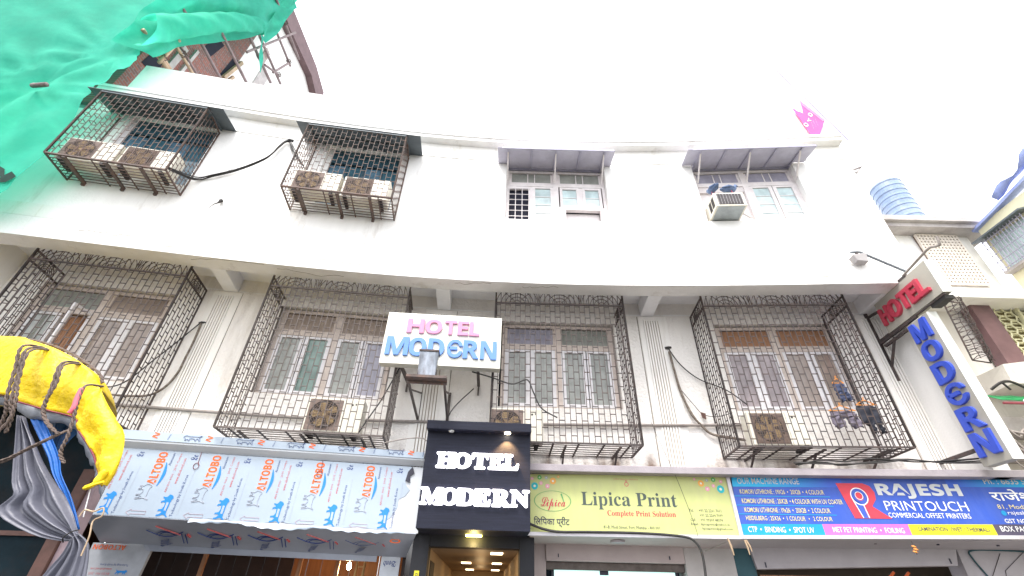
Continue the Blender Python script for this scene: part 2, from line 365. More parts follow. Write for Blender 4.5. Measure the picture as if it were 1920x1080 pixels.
# ------------------------------------------------------------------ the hotel building
hotel = wthing('hotel_building', 'white three storey hotel with a gently concave front and projecting top floor', 'building', FP(0, W, 0))
def fbox(mb, s0, s1, o0, o1, z0, z1): mb.box(s0, s1, o1, o0, z0, z1, max(1, int(abs(s1-s0)/.4)))   # in facade coordinates
def wall_holes(s0, s1, z0, z1, o0, o1, holes):
    mb = MB(); cuts = sorted({s0, s1} | {h[0] for h in holes} | {h[1] for h in holes})
    for a, b in zip(cuts, cuts[1:]):
        hs = sorted([h for h in holes if h[0] <= a+1e-6 and h[1] >= b-1e-6], key=lambda h: h[2]); z = z0
        for h in hs: fbox(mb, a, b, o0, o1, z, h[2]); z = h[3]
        fbox(mb, a, b, o0, o1, z, z1)
    return mb.facade()
upW = [(-8.42, -6.66), (-4.29, -2.64), (-.19, 2.09), (4.12, 6.40)]
loW = [(-8.75, -6.47), (-4.50, -2.22), (-.17, 2.11), (4.15, 6.43)]
SL, SR = -9.3, 7.66
SX = -14.0      # the lower floors run on past the left edge of the picture
wall_holes(SX, SR, 7.36, 10.13, U, -.42, [(a, b, 8.31, 10.128) for a, b in upW]).build('upper_wall', m_up, hotel, True)
mb = MB(); fbox(mb, SL, SR, U+.012, -.42, 10.145, 10.62); fbox(mb, SL, SR, U-.01, -.42, 10.13, 10.145); fbox(mb, SX, SR, -.015, -.42, 7.056, 7.352); fbox(mb, SX, SR, -.06, -.42, 7.352, 7.36); mb.facade().build('wall_course', m_course, hotel, True)
mb = MB(); fbox(mb, SL, SR, .16, -.3, 10.60, 10.70); fbox(mb, SL, SR, .19, -.3, 10.70, 10.78); mb.facade().build('cornice', m_up, hotel, True)
mb = MB(); fbox(mb, SL+.3, SR-.04, -.05, -.3, 10.78, 12.0); mb.facade().build('parapet', m_up, hotel, True)
mb = MB(); fbox(mb, SX, SR, -.3, -8, 10.4, 10.6); mb.facade().build('roof', m_conc, hotel, True)
mb = MB(); fbox(mb, SX, SR, 0, -.36, 6.614, 7.04); mb.facade().build('edge_beam', m_band, hotel, True)
mb = MB(); fbox(mb, SX, SR, -.022, -.3, 7.04, 7.056); mb.facade().build('drip_groove', m_groove, hotel, True)
mb = MB(); fbox(mb, SX, SR, -.36, W-.4, 6.93, 7.03); mb.facade().build('balcony_soffit', m_soff, hotel, True)
wall_holes(SX, SR, 3.3, 6.93, W, W-.28, [(a, b, 4.58, 6.42) for a, b in loW]).build('lower_wall', m_low, hotel, True)
mb = MB(); fbox(mb, SX, SR, W+.012, W-.002, 6.625, 6.65); mb.facade().build('plaster_bead', m_band, hotel, True)
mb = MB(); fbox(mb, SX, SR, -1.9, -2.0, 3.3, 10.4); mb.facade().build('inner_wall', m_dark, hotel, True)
for a in (SL-.3, SR-.25):
    mb = MB(); fbox(mb, a, a+.25, -.43, -8, 3.3, 10.4); mb.facade().build('end_wall', m_up, hotel, True)
for s in (-5.66, -1.48, 2.685):
    mb = MB(); a, b = s+.0, s+.27
    fbox(mb, a, b, -.36, W, 6.612, 6.93); mb.facade().build('cantilever_beam', m_soff, hotel, True, bevel=.01)
mb = MB(); fbox(mb, 7.12, SR, -.36, W, 6.612, 6.93); mb.facade().build('cantilever_beam', m_soff, hotel, True, bevel=.01)
for s0, s1 in ((-5.82, -5.30), (-1.70, -1.08), (2.63, 3.20), (7.0, 7.62)):
    mb = MB(); w_ = s1-s0; n = 6; fl = w_*.52; a0 = s0+w_*.2; p = fl/n
    fbox(mb, s0, s1, W+.02, W-.003, 3.3, 6.60)
    for k in range(n+1): fbox(mb, a0+k*p-p*.32, a0+k*p+p*.32, W+.046, W+.019, 3.3, 6.50)   # raised flutes
    mb.facade().build('pilaster', m_pil, hotel, True)
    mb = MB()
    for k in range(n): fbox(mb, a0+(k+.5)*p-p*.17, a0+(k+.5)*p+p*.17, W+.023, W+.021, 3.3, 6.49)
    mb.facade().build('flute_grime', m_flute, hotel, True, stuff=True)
# dark vertical joint beside each pilaster
for s in (-5.30, -1.075, 2.615, 6.98):
    mb = MB(); fbox(mb, s-.006, s+.006, W+.006, W-.003, 3.3, 6.6); mb.facade().build('wall_joint', m_groove, hotel, True)

random.seed(21)
for s0, s1, o, z0 in ((-6.4, -5.2, .003, 6.75), (-3.9, -2.4, .003, 6.80), (-1.8, -.9, .003, 6.72), (-7.8, -6.9, .003, 6.86), (5.2, 6.0, .003, 6.83)):
    n = 16; z = z0; P = []
    for k in range(n+1): z += random.uniform(-.025, .025); P.append(FP(s0+(s1-s0)*k/n, o, min(max(z, 6.63), 7.02)))
    MB().tube(P, .0035, 4).build('hairline_crack', m_groove, hotel, True)
for s0, s1 in ((-5.9, -4.6), (-4.4, -3.2), (-1.1, -.4), (.2, .9)):
    n = 14; o = -.15; P = []
    for k in range(n+1): o += random.uniform(-.035, .035); P.append(FP(s0+(s1-s0)*k/n, min(max(o, -.33), -.03), 6.611))
    MB().tube(P, .003, 4).build('hairline_crack', m_groove, hotel, True)
# windows: parts of the hotel, their panes and sashes sub-parts
def win_part(s0, zb, o):
    mw = MAT[hotel.name].inverted() @ fmat(s0+1.14, o, zb)
    o_ = bpy.data.objects.new('window', None)
    return mw
def window(s0, zb, o, z1, z2, z3, frame_m, sash_m, panes, skip=(), lites=1, topcol=(m_gl_green, m_gl_green), transom=1, name='window'):
    """frame is 2.28 wide; z1 sill of panes, z2 top of lower panes, z3 bottom of transom panes (all above zb)"""
    L = -1.14; H = z3[1]+.09
    mw = MAT[hotel.name].inverted() @ fmat(s0+1.14, o, zb)
    mb = MB()
    mb.box(L, L+.07, -.02, .09, 0, H); mb.box(1.07, 1.14, -.02, .09, 0, H); mb.box(L+.07, 1.07, -.02, .09, H-.07, H)
    mb.box(L+.07, 1.07, -.03, .09, z2+.06, z3[0]-.03); mb.box(-.06, .06, -.035, .09, 0, H-.07); mb.box(L+.07, 1.07, -.02, .09, 0, .045)
    f = mb.build('window', frame_m, hotel); f.matrix_local = mw; MAT[f.name] = MAT[hotel.name] @ mw
    for a, b in ((L+.07, -.06), (.06, 1.07)):
        pm = topcol[0] if a < 0 else topcol[1]
        if transom == 1:
            q = MB(); q.box(a+.035, b-.035, .0, .01, z3[0]+.02, z3[1]); q.build('pane', pm, f)
            q = MB(); q.box(a, a+.035, -.012, .06, z3[0]-.03, z3[1]+.02); q.box(b-.035, b, -.012, .06, z3[0]-.03, z3[1]+.02); q.box(a+.035, b-.035, -.012, .06, z3[0]-.03, z3[0]+.02); q.build('sash', frame_m, f)
        else:
            w3 = (b-a)/2
            for k, (u, v) in enumerate(((a+.05, a+w3-.09), (a+w3-.07, a+w3+.07), (a+w3+.09, b-.05))):
                q = MB(); q.box(u, v, .0, .01, z3[0]+.02, z3[1]); q.build('pane', pm, f)
            q = MB()
            for u in (a+w3-.08, a+w3+.08): q.box(u-.01, u+.01, -.01, .05, z3[0], z3[1])
            q.box(a, a+.05, -.012, .06, z3[0]-.02, z3[1]); q.box(b-.05, b, -.012, .06, z3[0]-.02, z3[1]); q.box(a+.05, b-.05, -.012, .06, z3[0]-.03, z3[0]+.02); q.build('sash', frame_m, f)
    xs = [(L+.10, L+.54), (L+.62, L+1.06), (L+1.23, L+1.67), (L+1.75, L+2.18)]
    for k, (u, v) in enumerate(xs):
        if k in skip: continue
        zlo = z1
        q = MB(); e = .075
        q.box(u-.03, u+e-.03, -.03, .05, zlo-.06, z2+.05); q.box(v-e+.03, v+.03, -.03, .05, zlo-.06, z2+.05); q.box(u+e-.03, v-e+.03, -.03, .05, zlo-.06, zlo); q.box(u+e-.03, v-e+.03, -.03, .05, z2, z2+.05)
        n = lites if isinstance(lites, int) else lites[k]
        hh = (z2-zlo)/n
        for i in range(1, n): q.box(u+e-.03, v-e+.03, -.012, .03, zlo+hh*i-.008, zlo+hh*i+.008)
        q.build('sash', sash_m, f)
        for i in range(n):
            q = MB(); q.box(u+e-.032, v-e+.032, .0, .012, zlo+hh*i+.004, zlo+hh*(i+1)-.004); q.build('pane', panes[k], f)
    return f
LZ = dict(z1=.11, z2=1.18, z3=(1.35, 1.72))
w = window(loW[0][0], 4.58, W-.1, .11, 1.18, (1.35, 1.72), m_frame, m_sash, [m_gl_green, m_wood, m_gl_brown, m_gl_brown], topcol=(m_gl_green, m_gl_brown), skip=(1,))
q = MB()
for k in range(7): q.tube([(-.50+k*.07, .03+.012*(k % 2), .06), (-.50+k*.07, .03+.012*(k % 2), 1.2)], .043, 8)
q.build('curtain', m_wood, w, smooth=True)
q = MB(); q.bar((-.09, -.03, .10), (-.09, -.03, 1.24), .05); q.bar((-.09, -.03, 1.24), (-.16, -.42, 1.24), .05); q.bar((-.09, -.03, .10), (-.16, -.42, .10), .05); q.bar((-.16, -.42, .08), (-.16, -.42, 1.26), .05); q.build('sash', m_sash, w, label='open white window sash swung outwards')
window(loW[1][0], 4.58, W-.1, .11, 1.18, (1.35, 1.72), m_frame, m_sash, [m_gl_green, m_gl_teal, m_gl_green, m_gl_lilac], topcol=(m_gl_brown, m_gl_brown))
window(loW[2][0], 4.58, W-.1, .11, 1.18, (1.35, 1.72), m_frame, m_sash, [m_gl_green]*4, topcol=(m_gl_lilac, m_gl_green))
window(loW[3][0], 4.58, W-.1, .11, 1.18, (1.35, 1.72), m_frame, m_sash, [m_gl_mauve, m_gl_mauve, m_gl_brown, m_gl_brown], topcol=(m_wood, m_wood))
# two upper windows behind cages: dark blue glass
for a, b in upW[:2]:
    mw = MAT[hotel.name].inverted() @ fmat((a+b)/2, U-.10, 8.31); h = (b-a)/2
    w = MB().box(-h, -h+.10, -.03, .1, 0, 1.81).build('window', m_sash if a < -6 else m_up, hotel); w.matrix_local = mw; MAT[w.name] = MAT[hotel.name] @ mw
    n = 4; ww_ = (2*h-.10)/n
    for k in range(n):
        x = -h+.10+ww_*k
        MB().box(x+.025, x+ww_-.025, .01, .02, .06, 1.30).build('pane', m_gl_dark if k % 2 else m_gl_dark2, w)
        MB().box(x, x+.025, -.01, .05, 0, 1.36).build('stile', m_bluefr, w)
        MB().box(x+ww_-.025, x+ww_, -.01, .05, 0, 1.36).build('stile', m_bluefr, w)
    MB().box(-h+.10, h, -.015, .05, 1.36, 1.43).build('rail', m_bluefr, w)
    MB().box(-h+.10, h, .01, .02, 1.43, 1.81).build('pane', m_gl_dark, w)
# open bar grid + sashes
w = window(upW[2][0], 8.31, U-.16, .10, 1.12, (1.30, 1.62), m_upframe, m_upframe, [m_dark, m_gl_blue, m_gl_blue, m_gl_blue], topcol=(m_gl_green, m_gl_green), transom=3, skip=(0, 2, 3), lites=4)
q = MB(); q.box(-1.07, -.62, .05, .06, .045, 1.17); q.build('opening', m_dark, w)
q = MB()
for k in range(4): q.box(-1.08+k*.15, -1.065+k*.15, -.035, -.02, .03, 1.14)
for k in range(7): q.box(-1.08, -.60, -.036, -.021, .05+k*.17, .062+k*.17)
q.build('bar_grid', m_upframe, w)
q = MB(); q.box(-1.07, -.62, -.03, .04, 1.10, 1.17); q.box(.06, 1.07, -.03, .06, .46, .54); q.box(.06, .20, -.03, .06, .045, .46); q.box(.97, 1.07, -.03, .06, .045, .46); q.box(-.62, -.49, -.025, .05, .045, 1.17); q.box(.50, .64, -.02, .05, .54, 1.17); q.build('rail', m_upframe, w, stuff=True)
q = MB(); q.box(.20, .97, .10, .12, .02, .46); q.build('board', m_upframe, w)
for (u, v) in ((.09, .53), (.61, 1.04)):
    q = MB(); e = .06
    q.box(u, u+e, -.03, .05, .54, 1.17); q.box(v-e, v, -.03, .05, .54, 1.17); q.box(u+e, v-e, -.03, .05, .54, .60); q.box(u+e, v-e, -.03, .05, 1.11, 1.17); q.box(u+e, v-e, -.01, .03, .845, .862); q.build('sash', m_upframe, w)
    for z_ in (.604, .866):
        q = MB(); q.box(u+e, v-e, 0, .012, z_, z_+.24); q.build('pane', m_gl_blue, w)
w = window(upW[3][0], 8.31, U-.16, .10, 1.12, (1.30, 1.62), m_upframe, m_upframe, [m_gl_blue]*4, topcol=(m_gl_lilac, m_gl_lilac), transom=3, skip=(0, 1), lites=4)
q = MB(); q.box(-1.07, -.06, .05, .07, .045, 1.02); q.box(-1.07, -.06, -.01, .07, 1.02, 1.17); q.build('board', m_upframe, w)

# ------------------------------------------------------------------ sheet awnings over the two bare upper windows
def awning(s0, s1, label):
    c = (s0+s1)/2; h = (s1-s0)/2
    t = thing('window_awning', label, 'awning', c, U+.013, 10.0, 'lilac sheet awnings')
    yo, zo, zi = -.55, -.03, .105
    zw = zo+(zi-zo)*(-yo/(.17-yo))
    q = MB()
    for x0, x1, ya, yb, za, zb_ in ((-h, h, yo, -.001, zo, zw), (-1.12, 1.12, -.001, .17, zw, zi)):
        q.hexa([(x0, ya, za), (x1, ya, za), (x1, yb, zb_), (x0, yb, zb_), (x0, ya, za+.01), (x1, ya, za+.01), (x1, yb, zb_+.01), (x0, yb, zb_+.01)])
    q.build('sheet', m_awn, t)
    MB().box(-h+.1, h-.03, yo-.006, yo+.012, zo-.03, zo+.03).build('front_edge', m_awnrib, t)
    for k in range(5):
        x = -1.1 + k*.55
        MB().hexa([(x-.02, yo+.02, zo-.03), (x+.02, yo+.02, zo-.03), (x+.02, .16, zi-.035), (x-.02, .16, zi-.035), (x-.02, yo+.02, zo-.002), (x+.02, yo+.02, zo-.002), (x+.02, .16, zi-.002), (x-.02, .16, zi-.002)]).build('rib', m_awnrib, t)
    MB().box(-1.10, 1.10, .14, .168, zi-.06, zi-.006).build('back_rail', m_awnrib, t)
    for x in (-1.11, .0, 1.11): MB().bar((x*.98, yo+.12, zo+.01), (x*.98, .09, -.42), .03).build('strut', m_upframe, t)
    return t
awning(-.40, 2.24, 'lilac sheet metal awning over the window with the dark bar grid')
awning(3.90, 6.68, 'lilac sheet metal awning over the window with pigeons on its air conditioner')

# ------------------------------------------------------------------ iron window cages
def panel(parent, name, P, ux, w, h, nb, tie, mat, rails=(), r=.012, tz0=.12, ph=0):
    """flat grille: P lower-left corner, ux horizontal unit vector; returns its frame part"""
    P = Vector(P); ux = Vector(ux); up = Vector((0, 0, 1))
    f = MB()
    for z in (0, h)+tuple(rails): f.bar(P+up*z, P+ux*w+up*z, .026, .026)
    for x in (0, w): f.bar(P+ux*x, P+ux*x+up*h, .03, .03)
    f = f.build(name, mat, parent)
    dx = w/nb; first = None
    for k in range(1, nb):
        if first is None: first = MB().bar((0, 0, .012), (0, 0, h-.012), r, r).build('bar', mat, f, loc=P+ux*dx*k)
        else:
            c = first.copy(); COL.objects.link(c); c.location = P+ux*dx*k
    t = MB()
    for k in range(nb):
        z = tz0 + (tie*.5 if (k+ph) % 2 else 0)
        while z < h-.05:
            if not (rails and z > rails[0]-.03):
                t.bar(P+ux*dx*k+up*z, P+ux*dx*(k+1)+up*z, r*1.2, r*1.2)
            z += tie
    t.build('cross_ties', mat, f, stuff=True)
    return f
def fans(f, P, ux, w, n, z, mat, Rr):
    P = Vector(P); ux = Vector(ux); up = Vector((0, 0, 1)); p = w/n
    for k in range(n):
        c = P+ux*(p*(k+.5))+up*z; mb = MB()
        for rr in (Rr, Rr*.78, Rr*.56, Rr*.36, Rr*.17):
            mb.tube([c+ux*rr*math.cos(a)+up*rr*math.sin(a) for a in [math.pi*i/16 for i in range(17)]], .0072, 4)
        for a in (R(45), R(90), R(135)): mb.bar(c+(ux*math.cos(a)+up*math.sin(a))*Rr*.16, c+(ux*math.cos(a)+up*math.sin(a))*Rr, .009)
        mb.build('scallop_fan', mat, f)
    for k in range(1, n):
        c = P+ux*(p*k)+up*z
        MB().bar(c, c+up*.33, .010).bar(c+up*.05, c+up*.30+ux*.05, .008).bar(c+up*.05, c+up*.30-ux*.05, .008).build('spike', mat, f)
def low_cage(sc, w, label, mat):
    t = thing('window_cage', label, 'window cage', sc, W, 3.72, 'iron cages on the recessed floor')
    d = .775; h = w/2
    f = panel(t, 'front_grille', (-h, -d, 0), (1, 0, 0), w, 2.99, 26, .25, mat, rails=(2.665,), r=.0108)
    fans(f, (-h, -d, 0), (1, 0, 0), w, 3, 2.665, mat, .40)
    for x in (-h, h):
        g = panel(t, 'side_grille', (x, 0 if x < 0 else -d, 0), (0, -1 if x < 0 else 1, 0), d, 2.86, 8, .25, mat, rails=(2.64,), r=.0108)
        fans(g, (x, 0, 0), (0, -1, 0), d, 1, 2.64, mat, .2)
    b = MB()
    for y in (-.02, -.15, -.28, -.41, -.54, -.66): b.bar((-h, y, 0), (h, y, 0), .014)
    b.build('floor_grille', mat, t)
    for k in range(6): MB().bar((-h+w*(k+.5)/6, -d, -.012), (-h+w*(k+.5)/6, 0, -.012), .03, .012).build('floor_flat', mat, t)
    for x in (-h+.35, 0, h-.35): MB().bar((x, -d*.55, -.03), (x, -.01, -.30), .026).bar((x, -d*.95, -.03), (x, -.01, -.03), .03).build('bracket', mat, t)
    return t
low_cage(-7.24, 2.55, 'large iron window cage partly behind the yellow tarp stall', m_iron)
low_cage(-3.24, 2.57, 'iron window cage with scalloped top left of the cream hotel sign', m_ironw)
low_cage(.94, 2.49, 'iron window cage with scalloped top right of the cream hotel sign', m_iron)
low_cage(5.03, 2.68, 'iron window cage with scalloped top where clothes hang drying', m_iron)
def up_cage(sc, w, label):
    t = thing('window_cage', label, 'window cage', sc, U, 8.03, 'iron cages with sheet canopies')
    d = .66; h = w/2; H = 1.96
    panel(t, 'front_grille', (-h, -d, 0), (1, 0, 0), w, H, 20, .22, m_iron2, r=.0082)
    for x in (-h, h): panel(t, 'side_grille', (x, 0 if x < 0 else -d, 0), (0, -1 if x < 0 else 1, 0), d, H, 7, .2, m_iron2, ph=1, r=.0082)
    b = MB()
    for k in range(9): b.bar((-h, -.03-k*.075, 0), (h, -.03-k*.075, 0), .012)
    b.build('floor_grille', m_iron2, t)
    for k in range(4): MB().bar((-h+w*(k+.5)/4, -d, -.01), (-h+w*(k+.5)/4, 0, -.01), .022, .012).build('floor_flat', m_iron2, t)
    for x in (-h+.32, 0, h-.42): MB().bar((x, -d, -.03), (x, 0, -.03), .05, .04).bar((x, -.02, -.05), (x, -.02, -.10), .05).build('bracket', m_iron2, t)
    # canopy sheet, wider than the cage
    a, c = h+.26, h+.30
    MB().hexa([(-a, -.70, H-.03), (c, -.70, H-.03), (c, .03, H+.15), (-a, .03, H+.15), (-a, -.70, H-.018), (c, -.70, H-.018), (c, .03, H+.165), (-a, .03, H+.165)]).build('canopy_sheet', m_sheet, t)
    q = MB().bar((-h, -.66, H-.05), (h, -.66, H-.05), .05).bar((-h, -.3, H+.04), (h, -.3, H+.04), .03)
    for k in range(5): q.bar((-h+w*k/4, -.66, H-.05), (-h+w*k/4, 0, H+.11), .03)
    q.build('canopy_frame', m_sheet, t)
    return t
up_cage(-7.62, 2.0, 'projecting iron cage with grey canopy next to the green net')
up_cage(-3.52, 2.08, 'projecting iron cage with grey canopy in the middle of the top floor')

# ------------------------------------------------------------------ air conditioner outdoor units
def ac_unit(square=False):
    t = empty('outdoor_ac_unit', Matrix(), 'x', 'air conditioner', 'outdoor air conditioner units')
    w, d, h = .92, .30, .58
    mb = MB().box(-w/2, w/2, -d, 0, .02, h); mb.build('casing', m_ac, t, bevel=.015)
    cx, cz, rr = -.15, .30, .235
    MB().box(cx-.27, cx+.27, -d-.004, -d-.001, .04, h-.03).build('grille_backing', m_acr, t)
    MB().disc(cx, cz, rr, -d-.007, n=28).build('fan_opening', m_acdark, t)
    b = MB()
    for k in range(5):
        a0 = 2*math.pi*k/5 + .3
        b.poly([(cx+.045*math.cos(a0), cz+.045*math.sin(a0)), (cx+rr*.9*math.cos(a0-.1), cz+rr*.9*math.sin(a0-.1)), (cx+rr*.93*math.cos(a0+.35), cz+rr*.93*math.sin(a0+.35)), (cx+rr*.75*math.cos(a0+.65), cz+rr*.75*math.sin(a0+.65)), (cx+.05*math.cos(a0+.9), cz+.05*math.sin(a0+.9))], -d-.010)
    b.disc(cx, cz, .055, -d-.012); b.build('fan_blades', m_fan, t)
    g = MB()
    if square:
        for k in range(15): g.box(cx-.26+k*.0365, cx-.253+k*.0365, -d-.024, -d-.018, .05, h-.04)
        for k in range(12): g.box(cx-.26, cx+.26, -d-.026, -d-.020, .055+k*.042, .061+k*.042)
    else:
        for k in range(1, 8):
            g.tube([(cx+rr*k/7*math.cos(a), -d-.02, cz+rr*k/7*math.sin(a)) for a in [2*math.pi*i/24 for i in range(25)]], .0035, 4, False)
        for k in range(16):
            a = 2*math.pi*k/16; g.bar((cx+.03*math.cos(a), -d-.021, cz+.03*math.sin(a)), (cx+rr*math.cos(a), -d-.021, cz+rr*math.sin(a)), .006)
    g.build('fan_guard', m_acg, t)
    MB().box(.16, .165, -d-.003, -d+.01, .03, h-.01).build('panel_seam', m_acr, t)
    MB().disc(.27, .48, .018, -d-.003).disc(.33, .49, .014, -d-.003).build('badge', m_acdark, t)
    for x in (-.35, .35): MB().box(x-.03, x+.03, -d-.02, .02, -.03, .02).build('foot', m_acdark, t)
    return t
acA = ac_unit(); acB = ac_unit(True)
spots = [(-2.84, -.80, 3.76, acA, 1, 'outdoor unit with tan fan blades in the cage left of the cream sign'),
         (.14, -.80, 3.74, acA, 1, 'outdoor unit partly hidden behind the top of the black portal'),
         (4.46, -.80, 3.76, acB, 1.0, 'outdoor unit with square rusty grille in the cage with clothes'),
         (-8.16, .16, 8.10, acA, 1.0, 'outdoor unit at the net side of the cage beside the green net'),
         (-7.16, .16, 8.10, acB, 1.0, 'outdoor unit beside the cable bundle end of the cage next to the net'),
         (-4.05, .16, 8.12, acA, 1.0, 'outdoor unit with fine mesh grille in the middle top floor cage'),
         (-3.06, .16, 8.08, acB, 1.0, 'outdoor unit with square brown grille in the middle top floor cage')]
used = set()
for s, o, z, src, k, lab in spots:
    r_ = src if src.name not in used else copy_tree(src); used.add(src.name)
    r_.matrix_world = fmat(s, o, z) @ Matrix.Scale(k, 4); r_['label'] = lab
# window air conditioner in the pigeon window
t = thing('window_air_conditioner', 'boxy window air conditioner with two pigeons on top', 'air conditioner', 4.49, .0, 8.34)
MB().box(-.31, .31, -.38, .14, 0, .38).build('casing', m_ac, t, bevel=.012)
MB().box(-.25, .25, -.386, -.381, .04, .34).build('rear_grille', m_acdark, t)
q = MB()
for k in range(9): q.box(-.245+k*.06, -.239+k*.06, -.392, -.386, .045, .335)
for k in range(9): q.box(-.25, .25, -.394, -.388, .055+k*.033, .059+k*.033)
q.build('grille_bars', M('ac_bars', (.42, .40, .42), .5), t)
for y in (-.27, -.13): MB().box(-.314, -.311, y-.055, y+.055, .06, .32).build('side_louvre', m_acdark, t)
MB().box(-.27, .27, -.36, .1, -.004, -.001).build('base_plate', M('ac_base', (.34, .37, .38), .45, .2, 5, metal=.3), t)
MB().bar((.31, -.1, .06), (.56, .05, .06), .035).build('support_arm', m_upframe, t)

# pigeons (one continuous body each)
def pigeon(s, o, z, rz, label, k=1.0):
    pts = [(-.17, 0, .10), (-.12, 0, .105), (-.06, 0, .11), (0, 0, .118), (.055, 0, .135), (.09, 0, .165), (.108, 0, .20), (.118, 0, .222), (.134, 0, .226), (.15, 0, .222), (.172, 0, .214)]
    rad = [.016, .030, .052, .062, .056, .038, .026, .027, .023, .009, .003]
    t = empty('pigeon', fmat(s, o, z, rz) @ Matrix.Scale(k, 4), label, 'pigeon', 'pigeons on the air conditioner')
    MB().tube(pts, rad, 10).build('body', m_pig, t, smooth=True)
    for y in (-1, 1):
        MB().tube([(-.15, y*.03, .115), (-.05, y*.056, .125), (.04, y*.052, .13)], [.008, .03, .018], 8).build('wing', m_pig, t, smooth=True)
        MB().tube([(0, y*.025, .07), (.005, y*.025, .02), (.03, y*.03, .004)], .006, 5).build('leg', m_red, t)
    return t
pigeon(4.23, .32, 8.73, R(100), 'pigeon turned away on the left corner of the window air conditioner', 1.2)
pigeon(4.60, .31, 8.73, R(10), 'pigeon seen from the side on the middle of the air conditioner', 1.3)

# ------------------------------------------------------------------ cream light-box sign over the entrance
t = thing('hotel_sign', 'cream light box sign reading HOTEL in pink and MODERN in blue', 'sign', -1.2, -.37, 4.91)
MB().box(-1.04, 1.04, -.17, 0, 0, 1.02).build('box', m_cream, t, bevel=.006)
for ch, a, b in (('H', 763, 794), ('O', 797, 827.6), ('T', 833, 854.6), ('E', 857.7, 877), ('L', 880, 898)):
    x = lambda p: -.516+(p-778)*.0096
    text('letter', '𝗛𝗢𝗧𝗘𝗟'['HOTEL'.index(ch)], m_pink, t, x(a), x(b), .605, .885, -.171, .035, fat=.005)
for ch, a, b in (('M', 721.5, 763), ('O', 765, 796.8), ('D', 801, 831), ('Є', 837, 865.6), ('R', 868, 897), ('N', 901, 931)):
    x = lambda p: -.972+(p-721)*.0092
    text('letter', dict(zip('MODRN', '𝗠𝗢𝗗𝗥𝗡')).get(ch, ch), m_lblue, t, x(a), x(b), .155, .50, -.171, .04, off=.016 if ch == 'Є' else 0, fat=.006)
for x in (-.68, .66):
    MB().bar((x, .0, .03), (x+.02, .76, .06), .05).bar((x+.02, .745, .10), (x+.02, .745, -.14), .06, .03, (1, 0, 0)).build('bracket', m_ironw, t)

t = thing('flood_light', 'weathered floodlight on an iron stand in front of the cream sign', 'floodlight', -1.31, W, 4.26)
MB().box(-.29, .32, -1.75, -1.60, .08, .12).box(-.29, .32, -1.60, -1.57, .04, .10).build('platform', m_iron2, t)
for x in (-.27, .28):
    MB().bar((x*.97, -.02, 0), (x, -1.6, .07), .035).build('arm', m_ironw, t)
    MB().bar((x*.97, -.02, 0), (x*.97, -.02, .53), .04).build('wall_plate', m_ironw, t)
    MB().bar((x*.97, -.02, .5), (x, -1.2, .09), .025).build('stay', m_ironw, t)
MB().hexa([(-.13, -1.71, .12), (.14, -1.71, .12), (.14, -1.60, .12), (-.13, -1.60, .12), (-.145, -1.74, .52), (.155, -1.74, .52), (.15, -1.56, .52), (-.14, -1.56, .52)]).build('housing', M('flood_metal', (.22, .24, .27), .3, .5, 3, col2=(.10, .06, .05), amt=.6, metal=.7, stretch=(4, 4, 1.2)), t, bevel=.012)
MB().box(-.15, .16, -1.755, -1.55, .515, .545).build('rim', m_iron, t)

# ------------------------------------------------------------------ dark entrance portal
t = thing('entrance_portal', 'dark blue black boxed entrance portal with glowing white HOTEL MODERN letters', 'entrance', -.45, -.1, 2.41)
MB().box(-.80, .80, 0, 1.035, 0, 1.34).build('sign_box', m_black, t)
MB().box(-.805, .805, -.16, 0.3, 1.34, 1.47).build('top_lip', m_black, t, bevel=.004)
px = lambda p: -.597+(p-820)*(1.205/151)
for ch, g_, a, b in (('H', '𝐇', 268, 380), ('O', '𝐎', 375, 480), ('T', '𝐓', 492, 588), ('E', '𝐄', 597, 690), ('L', '𝐋', 695, 782)):
    text('letter', g_, m_litw, t, px(740+a/3.375)-.004, px(740+b/3.375), .815, 1.015, -.002, .05, fat=.013)
px2 = lambda p: -.775+(p-789)*(1.537/201)
for ch, g_, a, b in (('M', '𝐌', 165, 300), ('O', '𝐎', 292, 398), ('D', '𝐃', 397, 508), ('E', '𝐄', 508, 602), ('R', '𝐑', 618, 724), ('N', '𝐍', 736, 850)):
    text('letter', g_, m_litw, t, px2(740+a/3.375)-.004, px2(740+b/3.375), .31, .515, -.002, .05, fat=.013)
for k, x in enumerate((-.43, .44)):
    q = MB().tube([(x, -.085, 1.345), (x, -.085, 1.325)], .045, 14).build('lip_spotlight', m_lamp_off if k == 0 else m_warmw, t)
for x0, x1 in ((-.90, -.66), (.70, .92)): MB().box(x0, x1, .68, .98, -2.4, .10).build('jamb', m_black2, t)
MB().box(-.66, .70, .70, 1.0, -.155, .10).build('header', m_black2, t)
MB().box(-.12, .12, .55, .66, -.02, -.002).build('underside_lamp', M('yellow_lamp', (1.0, .80, .18), emit=7), t)
MB().box(-.83, -.76, .668, .677, -.62, -.47).build('number_tag', m_yel, t)
text('number', '00', m_blk, t, -.815, -.775, -.585, -.50, .664, rot=90)
# the lit hall behind it
MB().box(-.70, .74, 1.01, 7.5, -.15, -.13).build('hall_ceiling', M('hall_ceiling_paint', (.30, .22, .15), .5, .05, 3), t)
MB().box(-.72, -.68, 1.01, 7.5, -2.4, -.15).build('hall_wall', m_beige, t)
MB().box(.72, .76, 1.01, 7.5, -2.4, -.15).build('hall_wall', m_beige, t)
MB().box(-.7, .74, 7.5, 7.55, -2.4, -.15).build('hall_wall', m_beige, t)
MB().box(-.68, -.67, 1.3, 2.0, -1.6, -.3).build('door_panel', m_black2, t)
for x, y in ((.38, 1.65), (-.20, 4.1), (.45, 4.1), (-.18, 6.6), (.48, 6.6)): MB().box(x-.10, x+.10, y-.16, y+.16, -.162, -.152).build('ceiling_lamp', m_hlamp, t)

